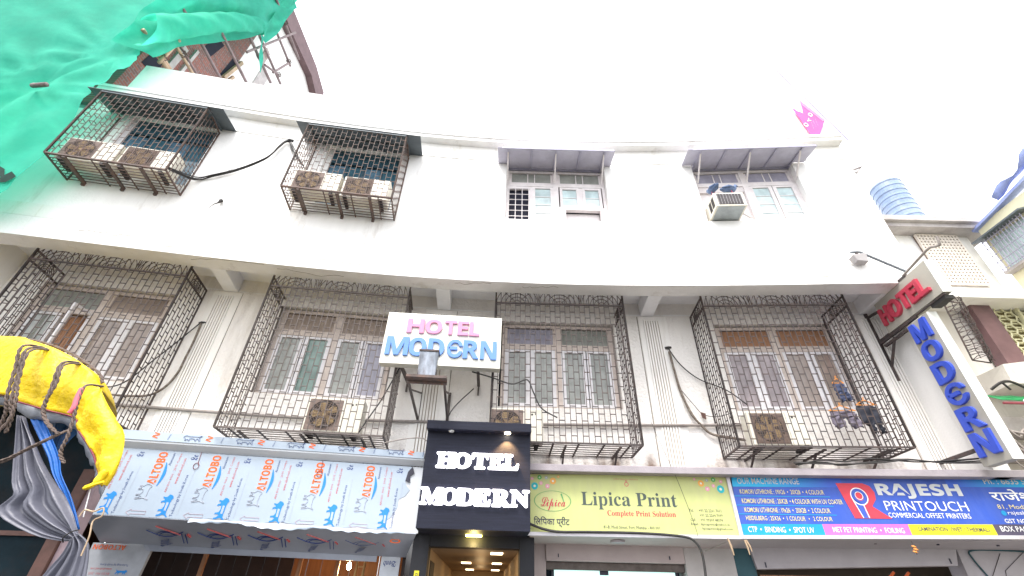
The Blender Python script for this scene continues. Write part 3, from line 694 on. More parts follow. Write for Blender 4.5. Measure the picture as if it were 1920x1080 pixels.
# ------------------------------------------------------------------ perpendicular neon-style signs
t = thing('projecting_sign', 'slanted looking box sign with red HOTEL letters standing out from the wall', 'sign', 7.2, 0, 5.965, None, -math.pi/2)
MB().box(-.76, .66, 0, .15, 0, .66).build('box', m_taupe, t)
MB().box(.661, .675, -.004, .16, -.006, .666).build('end_panel', m_lwhite, t)
MB().bar((-1.14, .02, .69), (.2, .02, .675), .05).bar((-1.14, .02, -.01), (-.76, .02, -.01), .05).bar((-1.12, .02, .72), (-1.12, .02, -.42), .06).bar((-1.12, .02, .55), (-.78, .02, .5), .04).bar((-.76, .02, -.03), (.66, .02, -.03), .025).build('frame', m_iron, t)
MB().box(.30, .62, .02, .17, -.10, -.035).build('junction', m_cable, t)
xs = [(-.71, -.49), (-.47, -.19), (-.165, .055), (.075, .27), (.295, .50)]
for g_, (a, b) in zip('𝗛𝗢𝗧𝗘𝗟', xs): text('letter', g_, m_red, t, a, b, .14, .47, -.001, .05, fat=.008)
t = thing('projecting_sign', 'tall narrow box sign with blue letters stacked to read MODERN', 'sign', 7.2, 0, 3.42, None, -math.pi/2)
MB().box(-.33, .18, 0, .15, 0, 2.44).build('box', m_taupe, t)
MB().box(.181, .193, -.004, .158, -.004, 2.446).build('end_panel', m_lwhite, t)
MB().bar((-1.12, .02, 2.50), (-.05, .02, 2.50), .05).bar((-1.12, .02, 2.56), (-1.12, .02, 1.72), .06).bar((-1.0, .02, 2.40), (-.33, .02, 2.40), .045).bar((-1.12, .02, 1.98), (-.7, .02, 2.44), .035).bar((-1.12, .02, .25), (-.33, .02, .25), .05).build('frame', m_iron, t)
for k, ch in enumerate('MODЄRN'):
    zt = 2.39-.387*k; text('letter', dict(zip('MODRN', '𝗠𝗢𝗗𝗥𝗡')).get(ch, ch), m_dblue, t, -.265, .105, zt-.335, zt, -.001, .045, off=.016 if ch == 'Є' else 0, fat=.007)
t = thing('flood_light', 'small grey floodlight on a long striped conduit arm above the projecting signs', 'floodlight', 6.64, .03, 7.06)
MB().hexa([(-.10, -.14, -.03), (.09, -.14, -.06), (.09, .0, -.06), (-.10, .0, -.03), (-.15, -.16, .10), (.12, -.16, .14), (.12, .0, .14), (-.15, .0, .10)]).build('housing', M('flood_grey', (.36, .34, .34), .5), t, bevel=.012)
MB().tube([(-.10, -.08, .21), (.0, -.08, .22), (.07, -.08, .215), (.72, -.07, -.27)], .024, 8).build('arm', M('striped_conduit', (.16, .18, .20), .5, .5, 40), t)
MB().bar((.0, -.08, .14), (.0, -.08, .22), .035).build('yoke', m_iron, t)
c = MB().tube(smoothline([FP(7.25, .10, 6.70), FP(7.25, .52, 6.74), FP(7.25, .82, 6.76), FP(7.25, .95, 6.70), FP(7.25, 1.02, 6.68), FP(7.25, 1.06, 6.82)]), .022, 8).build('bent_conduit', m_pipe)
tag(c, 'bent conduit rising over the red HOTEL box sign', 'conduit')

# ------------------------------------------------------------------ cables and pipes on the facade
def cable(pts, r, label, mat=m_cable, cat='cable', name='cable', n=1, jit=.02):
    mb = MB()
    for k in range(n):
        P = [FP(p[0]+random.uniform(-jit, jit)*(k > 0), p[1]+.01*k, p[2]+random.uniform(-jit, jit)*(k > 0)) for p in pts]
        mb.tube(smoothline(P), r, 6)
    return tag(mb.build(name, mat, smooth=True), label, cat)
cable([(-6.65, .55, 8.14), (-6.5, .02, 8.46), (-6.23, .0, 8.64), (-5.82, 0, 8.93), (-5.43, 0, 9.38), (-5.28, 0, 9.81), (-5.17, 0, 10.02), (-4.99, 0, 9.78), (-4.86, .02, 9.54), (-4.6, .1, 9.2)], .010, 'thick black cable bundle sagging between the two top floor cages', n=5, jit=.035)
cable([(-6.4, 0, 8.5), (-5.9, 0, 9.0), (-5.55, 0, 9.85)], .004, 'thin wire rising from the cage beside the net')
A = W+.06
cable([(-5.772, A, 5.837), (-6.024, A, 5.363), (-6.252, A, 4.963), (-6.466, A, 4.587), (-6.691, A, 4.448), (-7.0, A, 4.45)], .011, 'taut black cable slanting from a wall hook above the yellow tarp')
cable([(-5.763, A, 5.815), (-5.743, A, 5.45), (-5.748, A, 5.121), (-5.754, A, 4.807), (-5.848, A, 4.518), (-6.034, A, 4.365), (-6.347, A, 4.328), (-6.673, A, 4.326), (-7.1, A, 4.35)], .017, 'frayed taped cable hanging in a curve beside the first pilaster', m_cablebr, n=2, jit=.012)
cable([(3.118, A, 5.84), (3.289, A, 5.479), (3.58, A, 5.178), (4.024, A, 4.964), (4.335, A, 4.674)], .011, 'black cable sagging from a wall hook into the cage with clothes')
cable([(3.126, A, 5.768), (3.157, A, 5.308), (3.186, A, 4.927), (3.3, A, 4.515), (3.437, A, 4.27), (3.592, A, 4.128), (3.944, A, 4.065), (4.335, A, 3.994)], .020, 'frayed taped cable curving down under the wall hook to the cage corner', m_cablebr, n=2, jit=.015)
cable([(3.157, A, 5.034), (3.378, A, 4.668), (3.512, A, 4.487), (3.759, A, 4.45), (4.03, A, 4.521)], .006, 'thin wire with a scrap of dry leaf on the wall beside the clothes cage')
q = MB(); P0 = FP(3.50, A, 4.47); q.add([P0+Vector((-.04, 0, .06)), P0+Vector((.05, -.01, .03)), P0+Vector((.04, 0, -.08)), P0+Vector((-.03, -.015, -.05))], [(0, 1, 2, 3)]); tag(q.build('dry_leaf', m_rustbeam, solid=.006), 'brown dry leaf caught on a thin wire on the wall', 'leaf')
cable([(-.647, -.34, 4.89), (-.319, -.34, 4.805), (.052, -.34, 4.692), (.309, -.34, 4.781), (.418, -.34, 4.56), (.55, -.34, 4.282), (.812, -.34, 4.125)], .012, 'black cable looping across the cage right of the cream sign')
cable([(-1.9, -.5, 5.03), (-2.01, -.5, 4.703), (-2.129, -.5, 4.358), (-2.282, -.5, 4.028), (-2.38, -.5, 3.80)], .012, 'black cable hanging behind the lower corner of the cream sign')
cable([(-1.969, -.42, 3.62), (-1.662, -.44, 3.708), (-1.373, -.44, 3.738), (-1.25, -.42, 3.66)], .009, 'grey wire from the cage to the edge of the black portal', m_pipe)
cable([(-.62, -1.0, 4.85), (-1.0, -1.05, 4.4), (-1.08, -1.08, 3.9)], .010, 'dark cable slanting over the fluted pilaster behind the floodlight stand')
cable([(.366, -.57, 2.565), (.578, -.55, 2.499), (.813, -.55, 2.469), (1.206, -.55, 2.472), (1.989, -.55, 2.475), (2.606, -.55, 2.445), (2.784, -.55, 2.366), (2.844, -.55, 2.185), (2.817, -.55, 1.8)], .017, 'thick black cable along the bottom of the yellow green sign', n=2, jit=.006)
cable([(4.5, -.42, 3.46), (4.916, -.42, 3.495), (5.226, -.42, 3.465), (5.726, -.42, 3.517), (6.219, -.42, 3.552), (6.673, -.42, 3.507), (7.316, -.42, 3.536)], .010, 'tangle of thin cables along the ledge above the blue sign', n=4, jit=.05)
cable([(2.52, -.95, 4.3), (2.5, -.5, 3.755), (2.659, -.5, 3.223), (2.791, -.52, 2.662), (2.825, -.53, 2.451)], .0035, 'thin wire hanging across the yellow green sign')
cable([(-6.6, W+.05, 4.165), (-4, W+.05, 4.16), (-2, W+.05, 4.20), (0, W+.05, 4.24), (2, W+.05, 4.27), (4.2, W+.05, 4.30)], .026, 'grey conduit pipe running level along the whole lower wall', m_pipe, 'pipe', 'conduit_pipe')
for s_, r_, z_, lab in ((-5.765, .03, 5.835, 'small black wall hook holding cables beside the first pilaster'), (3.12, .035, 5.85, 'small black wall hook holding cables beside the third pilaster'), (-5.12, .05, 10.02, 'black knot of tape where the thick cable bundle is tied')):
    a = -.0 if z_ > 8 else W+.02
    tag(MB().tube([FP(s_-.05, a, z_+.01), FP(s_, a+.05, z_), FP(s_+.06, a+.01, z_+.02)], r_*.7, 6).build('wall_hook', m_cable), lab, 'hook')

q = MB()
pts = [FP(-5.84, .0, 8.02), FP(-5.86, .02, 7.93), FP(-5.93, .02, 7.86), FP(-6.0, .01, 7.72)]
q.tube(smoothline(pts), [.03, .035, .04, .035, .03, .025, .02, .016, .012, .012, .01, .01, .008, .008, .006, .006, .005, .005, .004], 6)
tag(q.build('rag', m_cable, smooth=True), 'small dark rag stuck to the white wall right of the first top floor cage', 'rag')

# ------------------------------------------------------------------ clothes drying in the cage
def cloth(s, o, z, label, pts, mat, hw, wx=.02):
    t = thing('hung_garment', label, 'clothes', s, o, z, 'clothes on hangers')
    MB().tube([(0, 0, .09), (.02, 0, .11), (0, 0, .12), (-.01, 0, .10), (0, 0, .06)], .006, 5).bar((0, 0, .07), (-hw, 0, -.02), .014).bar((0, 0, .07), (hw, 0, -.02), .014).bar((-hw, 0, -.02), (hw, 0, -.02), .012).build('hanger', m_hang, t)
    mb = MB(); nx, nz = 10, 8
    for lx0, lx1, z0, z1, taper in pts:
        F = []; B = []
        for i in range(nx+1):
            u = i/nx; cf = []; cb = []
            for j in range(nz+1):
                v = j/nz; x = (lx0+(lx1-lx0)*u); x += taper*v*(1 if lx0+lx1 > 0 else -1); y = .022*math.sin(u*9+v*4)+.012*math.sin(v*13+u*5)
                zz = z0+(z1-z0)*v+.012*math.sin(u*11)
                cf.append((x, y-.02*math.sin(math.pi*u), zz)); cb.append((x, y+.025*math.sin(math.pi*u), zz))
            F.append(cf); B.append(cb)
        mb.grid(F); mb.grid(B[::-1])
    mb.build('garment', mat, t, smooth=True, solid=.004)
    return t
cloth(5.78, -.62, 4.92, 'bunched blue denim garment on an orange hanger, highest of three', [(-.09, .10, -.03, -.22, 0), (-.09, .0, -.20, -.36, -.02), (.01, .13, -.20, -.34, .03)], m_denim, .10)
cloth(5.66, -.62, 4.42, 'grey shorts on a wide orange hanger inside the cage', [(-.20, .20, -.03, -.14, 0), (-.22, -.03, -.12, -.31, 0), (.03, .22, -.12, -.31, .02)], m_gcloth, .22)
cloth(6.09, -.62, 4.52, 'black garment with ragged hem on an orange hanger near the cage side', [(-.17, .15, -.04, -.36, .02), (-.06, .0, -.34, -.50, 0), (.05, .12, -.34, -.50, .01)], m_kcloth, .17)

# ------------------------------------------------------------------ ledge over the shops
mb = MB(); fbox(mb, .36, 9.5, -.42, W, 3.30, 3.405); mb = mb.facade().build('shop_ledge', m_ledge, None, bevel=.008)
tag(mb, 'grey concrete ledge over the yellow green and blue shop signs', 'ledge')

# ------------------------------------------------------------------ shop 1: cladding still in printed protective film
alt = thing('shop_fascia', 'shop front cladding in printed blue grey film with torn corner, under works', 'shop front', -3.7, -.6, 2.40)
Z = 2.40; XA = -2.15
zt = lambda x: 3.362-.010*x-Z
zb = lambda x: 2.447-.0177*x-Z
MB().hexa([(XA, 0, zb(XA)), (2.47, 0, zb(2.47)), (2.47, .03, zb(2.47)), (XA, .03, zb(XA)), (XA, 0, zt(XA)), (2.47, 0, zt(2.47)), (2.47, .03, zt(2.47)), (XA, .03, zt(XA))]).build('white_panel', m_acp, alt)
edge = [(XA, zt(XA)), (XA, zb(XA))]
x = -2.05
while x < 1.9:
    wob = 0 if x < -.6 else .035*abs(math.sin(x*2.9))+.01*math.sin(x*17)
    edge.append((x, zb(x)+max(.0, wob)-.0)); x += .11
tear = [(1.979, 2.43), (1.947, 2.547), (2.027, 2.59), (2.113, 2.736), (2.115, 2.86), (2.20, 2.90), (2.264, 2.994), (2.20, 3.06), (2.176, 3.12), (2.24, 3.2), (2.258, 3.34)]
edge += [(a, b-Z) for a, b in tear]
MB().poly(edge, -.006, -.002).build('protective_film', m_film, alt)
MB().poly([(2.262, .94), (2.20, .86), (2.176, .72), (2.25, .70), (2.24, .80), (2.30, .84)], -.02, -.012).build('torn_flap', m_blk, alt)
MB().hexa([(XA, -.09, 1.10), (2.42, -.09, 1.055), (2.42, .0, 1.055), (XA, .0, 1.10), (XA, -.09, 1.235), (2.42, -.09, 1.15), (2.42, .54, 1.15), (XA, .54, 1.235)]).build('top_strip', m_film, alt)
MB().hexa([(XA, -.075, 1.07), (2.46, -.075, 1.03), (2.46, .02, .955), (XA, .02, .99), (XA, -.075, 1.098), (2.46, -.075, 1.052), (2.46, .02, 1.05), (XA, .02, 1.098)]).build('light_cove', m_acp, alt)
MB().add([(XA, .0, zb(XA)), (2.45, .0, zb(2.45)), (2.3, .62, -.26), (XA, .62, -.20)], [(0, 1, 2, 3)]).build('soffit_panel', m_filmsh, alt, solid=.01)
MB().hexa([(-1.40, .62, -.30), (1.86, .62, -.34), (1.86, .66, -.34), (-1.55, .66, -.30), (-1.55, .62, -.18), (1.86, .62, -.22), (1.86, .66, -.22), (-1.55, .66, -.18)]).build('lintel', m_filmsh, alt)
LION = [(0, .30), (.02, .42), (.08, .52), (.16, .56), (.22, .50), (.36, .47), (.55, .47), (.74, .46), (.86, .48), (.97, .60), (1.0, .57), (.90, .42), (.88, .32), (.93, .20), (.96, .02), (.90, .0), (.86, .14), (.78, .24), (.72, .14), (.74, .0), (.67, .0), (.64, .18), (.52, .24), (.36, .22), (.34, .12), (.38, .0), (.30, .0), (.26, .14), (.20, .12), (.16, .02), (.10, .02), (.13, .18), (.08, .24)]
for k in range(-1, 6):
    d = .772*k
    lx, lz = -1.921+d, 2.64-Z-.0135*d
    if k >= 0:   # blue lion, head upwards
        MB().poly([(lx-.075+p[1]*.26, lz+.145-p[0]*.30) for p in LION], -.010).build('lion_emblem', m_pblue, alt)
        MB().poly([(lx-.075+b_*.26, lz+.145-a_*.30) for a_, b_ in ((.34, .29), (.36, .41), (.72, .41), (.70, .30))], -.0112).build('lion_panel', m_film, alt)
    if k >= 0: text('print_line', 'Technology by South Korea', m_nav, alt, -1.815+d, -1.765+d, 2.50-Z-.0135*d, 3.06-Z-.0135*d, -.009, rot=90, res=1)
    if k >= 0: text('print_line', 'Technologically the longest lasting composite', m_pgrey, alt, -1.725+d, -1.708+d, 2.52-Z-.0135*d, 3.15-Z-.0135*d, -.009, rot=90, res=1)
    if k >= 0: text('print_line', '𝕷𝖊', m_nav, alt, -1.84+d, -1.745+d, 3.27-Z-.01*d, 3.345-Z-.01*d, -.009, rot=90, res=1)
    if 0 <= k < 5:
        text('print_word', '𝗔𝗟𝗧𝗢𝗕𝗢', m_or, alt, -1.535+d, -1.41+d, 2.90-Z-.0135*d, 3.355-Z-.012*d, -.009, rot=90, off=.012)
        MB().poly([(-1.375+d+.03*math.cos(a)*0+.045*math.sin(b), 2.88-Z-.0135*d+.33*b/3.14) for b, a in [(i*.314, 0) for i in range(11)]]+[(-1.385+d+.012*math.sin(b), 2.88-Z-.0135*d+.33*b/3.14) for b in [i*.314 for i in range(10, -1, -1)]], -.010).build('swoosh', m_pblue, alt)
        text('print_line', 'Aluminium', m_nav, alt, -1.345+d, -1.31+d, 3.17-Z-.0135*d, 3.345-Z-.012*d, -.009, rot=90, res=1)
    if k < 5:
        text('print_line', 'AN ISO 9001 : 2015 Compa', m_pred, alt, -1.245+d, -1.205+d, 2.80-Z-.0135*d, 3.345-Z-.012*d, -.009, rot=90, res=1)
        text('print_line', 'www.altobond.com', m_pred, alt, -1.165+d, -1.125+d, 2.92-Z-.0135*d, 3.28-Z-.012*d, -.009, rot=90, res=1)
    if 0 <= k < 5:
        pts = [(-1.60+d+p[1]*.30, 2.90-Z-.0135*d-p[0]*.21) for p in LION]
        MB().tube([(a, -.010, b) for a, b in pts+pts[:1]], .0032, 4).build('lion_outline', m_pgrey, alt)
        ar = [(-1.63, 2.525), (-1.57, 2.565), (-1.57, 2.545), (-1.37, 2.545), (-1.37, 2.505), (-1.57, 2.505), (-1.57, 2.485), (-1.63, 2.525)]
        MB().tube([(a+d, -.009, b-Z-.0165*d) for a, b in ar], .0022, 4).build('arrow_outline', m_ppink, alt)
    if k < 0: continue
    text('print_word', '𝗡', m_or, alt, -1.70+d, -1.60+d, 1.11-.0085*(d-2), 1.225-.014*(d-2)-.03, -.094, rot=75)
    pts = [(-1.25+d+p[0]*.26, 1.125-.0085*(d-2)+p[1]*.13) for p in LION]
    MB().tube([(a, -.096, b-.02) for a, b in pts], .0035, 4).build('lion_outline', m_nav, alt)
    text('print_line', 'mınu', m_nav, alt, -1.47+d, -1.44+d, 1.10-.0085*(d-2), 1.185-.0085*(d-2), -.094, rot=80, res=1)
# loose wavy lip of film along the lower edge
lip_ = []
for i in range(90):
    x = -.75+i*.036
    if x > 2.3: break
    w_ = .05*abs(math.sin(x*2.6+.4))*(.4+.6*math.sin(x*1.1+1)**2)+.008*math.sin(x*31)
    lip_.append([(x, -.008, zb(x)+.015), (x, -.03, zb(x)-.01), (x, -.035-.02*math.sin(x*5), zb(x)-.012-w_)])
MB().grid(lip_).build('loose_film_lip', m_film, alt, smooth=True)
# prints on the shaded underside
sz = lambda y, x: (zb(x))+(-.245-zb(x))*y/.62
for k in range(5):
    d = .70*k; xx = -1.15+d
    def S(a, y): return (a, y, sz(y, a)-.009)
    MB().tube([S(xx-.25+.5*i/10, .25+.12*math.sin(i*.31)) for i in range(11)], .008, 4).tube([S(xx+.02+.16*math.cos(a), .36+.1*math.sin(a)) for a in [3.3+i*.3 for i in range(9)]], .006, 4).tube([S(xx+.02+.12*math.cos(a), .38+.1*math.sin(a)) for a in [3.3+i*.3 for i in range(9)]], .006, 4).build('swoosh_print', m_nav, alt)
    MB().tube([S(xx-.1+.3*i/6, .16+.16*i/6) for i in range(7)], .012, 4).tube([S(xx+.30, .30), S(xx+.33, .36)], .016, 4).build('red_print', m_pred, alt)
    for dx_ in (.22, .27): MB().tube([S(xx+dx_, .30), S(xx+dx_-.01, .50)], .006, 4).build('print_line', m_nav, alt)
    o_ = text('print_word', '𝕭𝖔𝖓𝖙', m_nav, alt, 0, .26, 0, .11, 0, res=2)
    o_.matrix_local = Matrix(((0, 0, 0, xx-.16), (0, 0, 0, .58), (0, 0, 0, 0), (0, 0, 0, 1)))
    yv = Vector((0, .62, -.245-zb(xx))).normalized()
    o_.matrix_local = Matrix(((0.12, -.02, 1.5, xx-.14), (-yv.y*1.35, 0, .0, .59), (-yv.z*1.35, -1, 0, sz(.59, xx)-.012), (0, 0, 0, 1)))
# side piers in film
def pier(x0, x1, y, z1, z0, name='side_pier'): return MB().box(x0, x1, y, y+.06, z0, z1).build(name, m_filmsh, alt)
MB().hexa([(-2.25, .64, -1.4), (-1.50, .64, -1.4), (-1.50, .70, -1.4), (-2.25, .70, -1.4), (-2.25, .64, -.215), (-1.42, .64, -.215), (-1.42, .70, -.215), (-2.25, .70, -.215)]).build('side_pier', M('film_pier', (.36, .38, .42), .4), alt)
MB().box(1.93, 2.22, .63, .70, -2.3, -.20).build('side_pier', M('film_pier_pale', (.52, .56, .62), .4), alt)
text('print_word', '𝗔𝗟𝗧𝗢𝗕𝗢𝗡', m_or, alt, -2.22, -1.78, -.30, -.235, .636, rot=180)
text('print_line', 'Technology by South Korea', m_nav, alt, -2.02, -1.64, -.50, -.465, .636, rot=180, res=1)
text('print_line', 'www.altobond.com', m_pred, alt, -2.12, -1.84, -.555, -.525, .636, rot=180, res=1)
text('print_line', 'AN ISO 9001 : 2015', m_pred, alt, -2.12, -1.84, -.61, -.58, .636, rot=180, res=1)
MB().poly([(-1.62-p[0]*.16, -.60+p[1]*.1) for p in LION], .635).build('lion_emblem', m_pblue, alt)
text('print_word', '𝕭𝖔𝖓𝖉', m_nav, alt, 1.97, 2.16, -.40, -.32, .626, rot=180)
text('print_word', '𝗢𝗡', m_or, alt, 2.06, 2.26, .02-.14, .02-.02, .16, rot=80)
# interior under construction
for k in range(-7, 15): MB().box(-1.6+k*.27, -1.345+k*.27, 3.0+.02*(k % 2), 3.1, -2.4, .6).build('wood_board', m_orw if k > 5 else m_darkwood, alt)  # painted light: boards towards the bulb take the lit tone
MB().box(-3.55, -3.5, .7, 3.0, -2.4, .6).build('side_wall', m_darkwood, alt); MB().box(2.25, 2.3, .72, 3.0, -2.4, .6).build('side_wall', m_darkwood, alt)
MB().box(-3.5, 2.25, .71, 3.0, .35, .4).build('inner_ceiling', M('inner_plaster', (.5, .30, .16), .8), alt)
for x in (-.95, .55, 1.15): MB().bar((x, 1.4, -2.4), (x, 1.4, .35), .06).build('post', m_wood, alt)
q = MB()
for x in (1.42, 1.54): q.bar((x, 1.15, -2.4), (x+.08, 1.35, .3), .03)
for k in range(18): q.bar((1.42+.004*k, 1.15+.012*k, -2.2+k*.14), (1.54+.004*k, 1.15+.012*k, -2.2+k*.14), .022)
tag_l = q.build('ladder', M('ladder_wood', (.55, .36, .16), .6), alt)
MB().tube([(1.28, 1.75, -.30), (1.28, 1.75, -.33), (1.28, 1.75, -.36), (1.28, 1.75, -.39), (1.28, 1.75, -.41)], [.015, .032, .04, .03, .008], 12).build('bulb', M('bulb_glow', (1, .75, .45), emit=40), alt, smooth=True)
MB().bar((1.28, 1.75, -.3), (1.28, 1.75, .35), .01).build('bulb_cord', m_cable, alt)
for zz, x in ((3.30, -.95), (3.28, .86)):   # little hanging tags on the film
    pts = [(x+.04*math.cos(a), -.014, zz-Z-.12+.045*math.sin(a)) for a in [i*.45 for i in range(15)]]
    MB().tube([(x, -.014, zz-Z+.08), (x+.01, -.014, zz-Z-.08)]+pts, .004, 4).build('marker_scrawl', M('marker_brown', (.20, .05, .06), .6), alt)

# ------------------------------------------------------------------ shop 2: yellow green print shop sign
lip = thing('shop_sign', 'yellow green shop sign board reading Lipica Print', 'sign', 1.93, -.6, 2.47)
Z = 2.47
MB().hexa([(-1.60, 0, 0), (1.545, 0, .012), (1.545, .03, .012), (-1.60, .03, 0), (-1.60, 0, .82), (1.555, 0, .85), (1.555, .03, .85), (-1.60, .03, .82)]).build('board', m_lip, lip)
MB().hexa([(-1.64, -.05, -.055), (1.56, -.05, -.04), (1.56, .03, -.04), (-1.64, .03, -.055), (-1.64, -.05, -.008), (1.56, -.05, .006), (1.56, .03, .006), (-1.64, .03, -.008)]).build('bottom_trim', m_alu, lip)
MB().box(1.547, 1.60, -.03, .03, .0, .88).build('side_trim', m_alu, lip)
MB().hexa([(-1.6, -.06, .85), (1.6, -.06, .875), (1.6, -.02, .875), (-1.6, -.02, .85), (-1.6, -.06, .885), (1.6, -.06, .90), (1.6, -.02, .90), (-1.6, -.02, .885)]).build('light_batten', M('batten_white', (.6, .58, .6), .5), lip)
MB().bar((-1.62, -.09, .905), (1.6, -.09, .905), .012).bar((.0, -.09, .87), (.0, -.09, .93), .014).build('conduit', m_cable, lip)
y = -.003
text('shop_name', '𝐋𝐢𝐩𝐢𝐜𝐚 𝐏𝐫𝐢𝐧𝐭', m_lipk, lip, -.777, .706, 2.795-Z, 3.044-Z, y, res=4)
text('slogan', '𝐂𝐨𝐦𝐩𝐥𝐞𝐭𝐞 𝐏𝐫𝐢𝐧𝐭 𝐒𝐨𝐥𝐮𝐭𝐢𝐨𝐧', m_lipr, lip, -.389, .655, 2.69-Z, 2.786-Z, y)
text('logo_word', '𝓛𝓲𝓹𝓲𝓬𝓪', m_lipr, lip, -1.408, -1.028, 2.765-Z, 2.95-Z, y-.002)
q = MB().disc(-1.225, 2.90-Z, .148, y, .142, 40, 1.95); q.build('logo_oval', m_lipg, lip)
MB().poly([(-1.10, 3.0-Z), (-1.075, 3.01-Z), (-1.04, 2.88-Z), (-1.05, 2.875-Z)], y).build('logo_quill', m_lipg, lip)
text('shop_name_local', 'िलिपका प्रींट', m_blk, lip, -1.518, -.975, 2.535-Z, 2.68-Z, y, off=.012)
text('address', '81-B, Modi Street, Fort, Mumbai - 400 001', m_blk, lip, -.464, .38, 2.528-Z, 2.578-Z, y, res=1)
text('phone_line', 'Tel.    : +91 22 2261 7611', m_blk, lip, .869, 1.36, 2.79-Z, 2.83-Z, y, res=1)
text('phone_line', '+91 22 2264 7099', m_blk, lip, 1.019, 1.366, 2.727-Z, 2.763-Z, y, res=1)
text('phone_line', 'Cell    : +91 99307 48374', m_blk, lip, .864, 1.353, 2.662-Z, 2.70-Z, y, res=1)
text('phone_line', 'Email : lipicaprint@yahoo.in', m_blk, lip, .863, 1.443, 2.597-Z, 2.642-Z, y, res=1)
text('phone_line', ': lipicaprint@gmail.com', m_blk, lip, .995, 1.476, 2.54-Z, 2.583-Z, y, res=1)
text('top_line', '|| Shri Ganeshay Namah ||', m_pred, lip, -.24, .14, 3.225-Z, 3.25-Z, y, res=1)
MB().disc(-.046, 3.165-Z, .034, y, .024).disc(-.046, 3.21-Z, .016, y, .008).build('top_emblem', m_pred, lip)
dc = {k: M('dot_'+k, c, .5, .04) for k, c in dict(pink=(.75, .30, .42), green=(.10, .42, .10), grey=(.35, .40, .42), orange=(.80, .38, .08), teal=(.02, .42, .46)).items()}
pale = M('dot_centre', (.72, .72, .62), .5, .04)
for (cx, cz, r_), c in zip([(-1.541, 3.221, .024), (-1.423, 3.242, .035), (-1.316, 3.239, .024), (-1.21, 3.191, .049), (-1.502, 3.112, .054), (-1.401, 3.156, .027), (-1.299, 3.113, .033), (-1.123, 3.257, .019), (1.042, 3.264, .02), (1.136, 3.202, .048), (1.237, 3.25, .023), (1.342, 3.261, .035), (1.456, 3.236, .025), (1.325, 3.17, .027), (1.22, 3.123, .034), (1.428, 3.123, .058)], ['pink', 'green', 'grey', 'orange', 'teal', 'pink', 'pink', 'orange', 'pink', 'orange', 'grey', 'green', 'pink', 'pink', 'pink', 'teal']):
    q = MB().disc(cx, cz-Z, r_, y, r_*.35).build('dot', dc[c], lip)
    MB().disc(cx, cz-Z, r_*.34, y).build('dot_centre', pale, q)
# its shop below
shp = thing('print_shop', 'shop front under the yellow green sign with pinkish shutter box and lit glass', 'shop front', 1.93, -.6, 2.40)
MB().add([(-1.58, .03, .03), (1.62, .03, .04), (1.72, .78, -.01), (-1.58, .78, -.01)], [(0, 1, 2, 3)]).build('soffit', m_shut, shp, solid=.012)
MB().tube([(-.22, .28, .005), (-.22, .28, -.025)], .11, 20).build('ceiling_lamp', m_shut2, shp)
MB().box(-1.30, .92, .75, .98, -.25, -.01).build('shutter_box', m_shut, shp, bevel=.01)
for x in (-1.1, .68): MB().box(x-.008, x+.008, .74, .76, -.20, -.15).build('bolt', m_blk, shp)
MB().box(-1.30, .92, .86, 1.1, -.36, -.255).build('bracket_rail', m_ironw, shp)
MB().box(-1.16, .80, 1.0, 1.02, -2.4, -.34).build('glass_door', m_shopglass, shp)
for x in (-1.2, .80): MB().box(x, x+.04, .98, 1.04, -2.4, -.3).build('door_jamb', m_blk, shp)
MB().box(-1.66, -1.30, .80, 1.2, -2.4, -.01).build('pier', m_shut, shp)
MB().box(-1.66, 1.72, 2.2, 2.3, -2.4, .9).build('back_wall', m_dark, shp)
MB().box(.93, 1.72, .78, 1.2, -2.4, -.012).build('pier', m_pier, shp)
MB().box(-.42, -.28, .97, .99, -.42, -.36).build('door_hook', m_blk, shp)
t = thing('hanging_stick', 'small dried stick hanging from the sign edge above the grey pier', 'stick', 3.33, -.57, 2.42)
MB().tube([(-.07, 0, .02), (-.045, 0, -.08), (-.03, 0, -.2)], [.012, .016, .008], 6).build('stick', m_bamboo, t)
MB().tube([(-.045, 0, -.02), (-.30, .4, -.12)], .009, 5).build('twig', m_pipe, t)
t = thing('hanging_stick', 'pair of pale sticks hanging at the joint of the two signs', 'stick', 3.52, -.57, 2.42)
MB().tube([(-.02, 0, .0), (.0, 0, -.1), (.005, 0, -.19)], [.012, .014, .006], 6).tube([(.0, 0, .0), (.035, 0, -.08), (.05, 0, -.15)], [.012, .012, .006], 6).build('stick', m_bamboo, t)

# ------------------------------------------------------------------ shop 3: blue print shop sign
raj = thing('shop_sign', 'blue shop sign board reading Rajesh Printouch with coloured bottom bands', 'sign', 5.9, -.6, 2.47)
Z = 2.47
MB().hexa([(-2.44, 0, .015), (3.0, 0, .09), (3.0, .03, .09), (-2.44, .03, .015), (-2.36, 0, .89), (3.0, 0, .90), (3.0, .03, .90), (-2.36, .03, .89)]).build('board', m_raj, raj)
MB().hexa([(-2.47, -.05, -.035), (3.0, -.05, .04), (3.0, .03, .04), (-2.47, .03, -.035), (-2.47, -.05, .012), (3.0, -.05, .088), (3.0, .03, .088), (-2.47, .03, .012)]).build('bottom_trim', m_alu, raj)
MB().box(-2.15, 3.0, -.05, .02, .905, .93).build('light_batten', M('batten_grey', (.5, .48, .5), .5), raj)
def band(x0, x1, za0, za1, zb0, zb1, m, nm, sk=0): MB().add([(x0+sk, y, za0-Z), (x1+sk, y, za1-Z), (x1, y, zb1-Z), (x0, y, zb0-Z)], [(0, 1, 2, 3)]).build(nm, m, raj)
band(-2.44, -1.205, 2.49, 2.507, 2.635, 2.65, m_cy, 'colour_band'); band(-1.205, .02, 2.507, 2.523, 2.65, 2.665, m_mag, 'colour_band')
band(.02, 1.21, 2.523, 2.54, 2.665, 2.68, m_yel, 'colour_band'); band(1.21, 3.0, 2.54, 2.565, 2.68, 2.705, m_chr, 'colour_band')
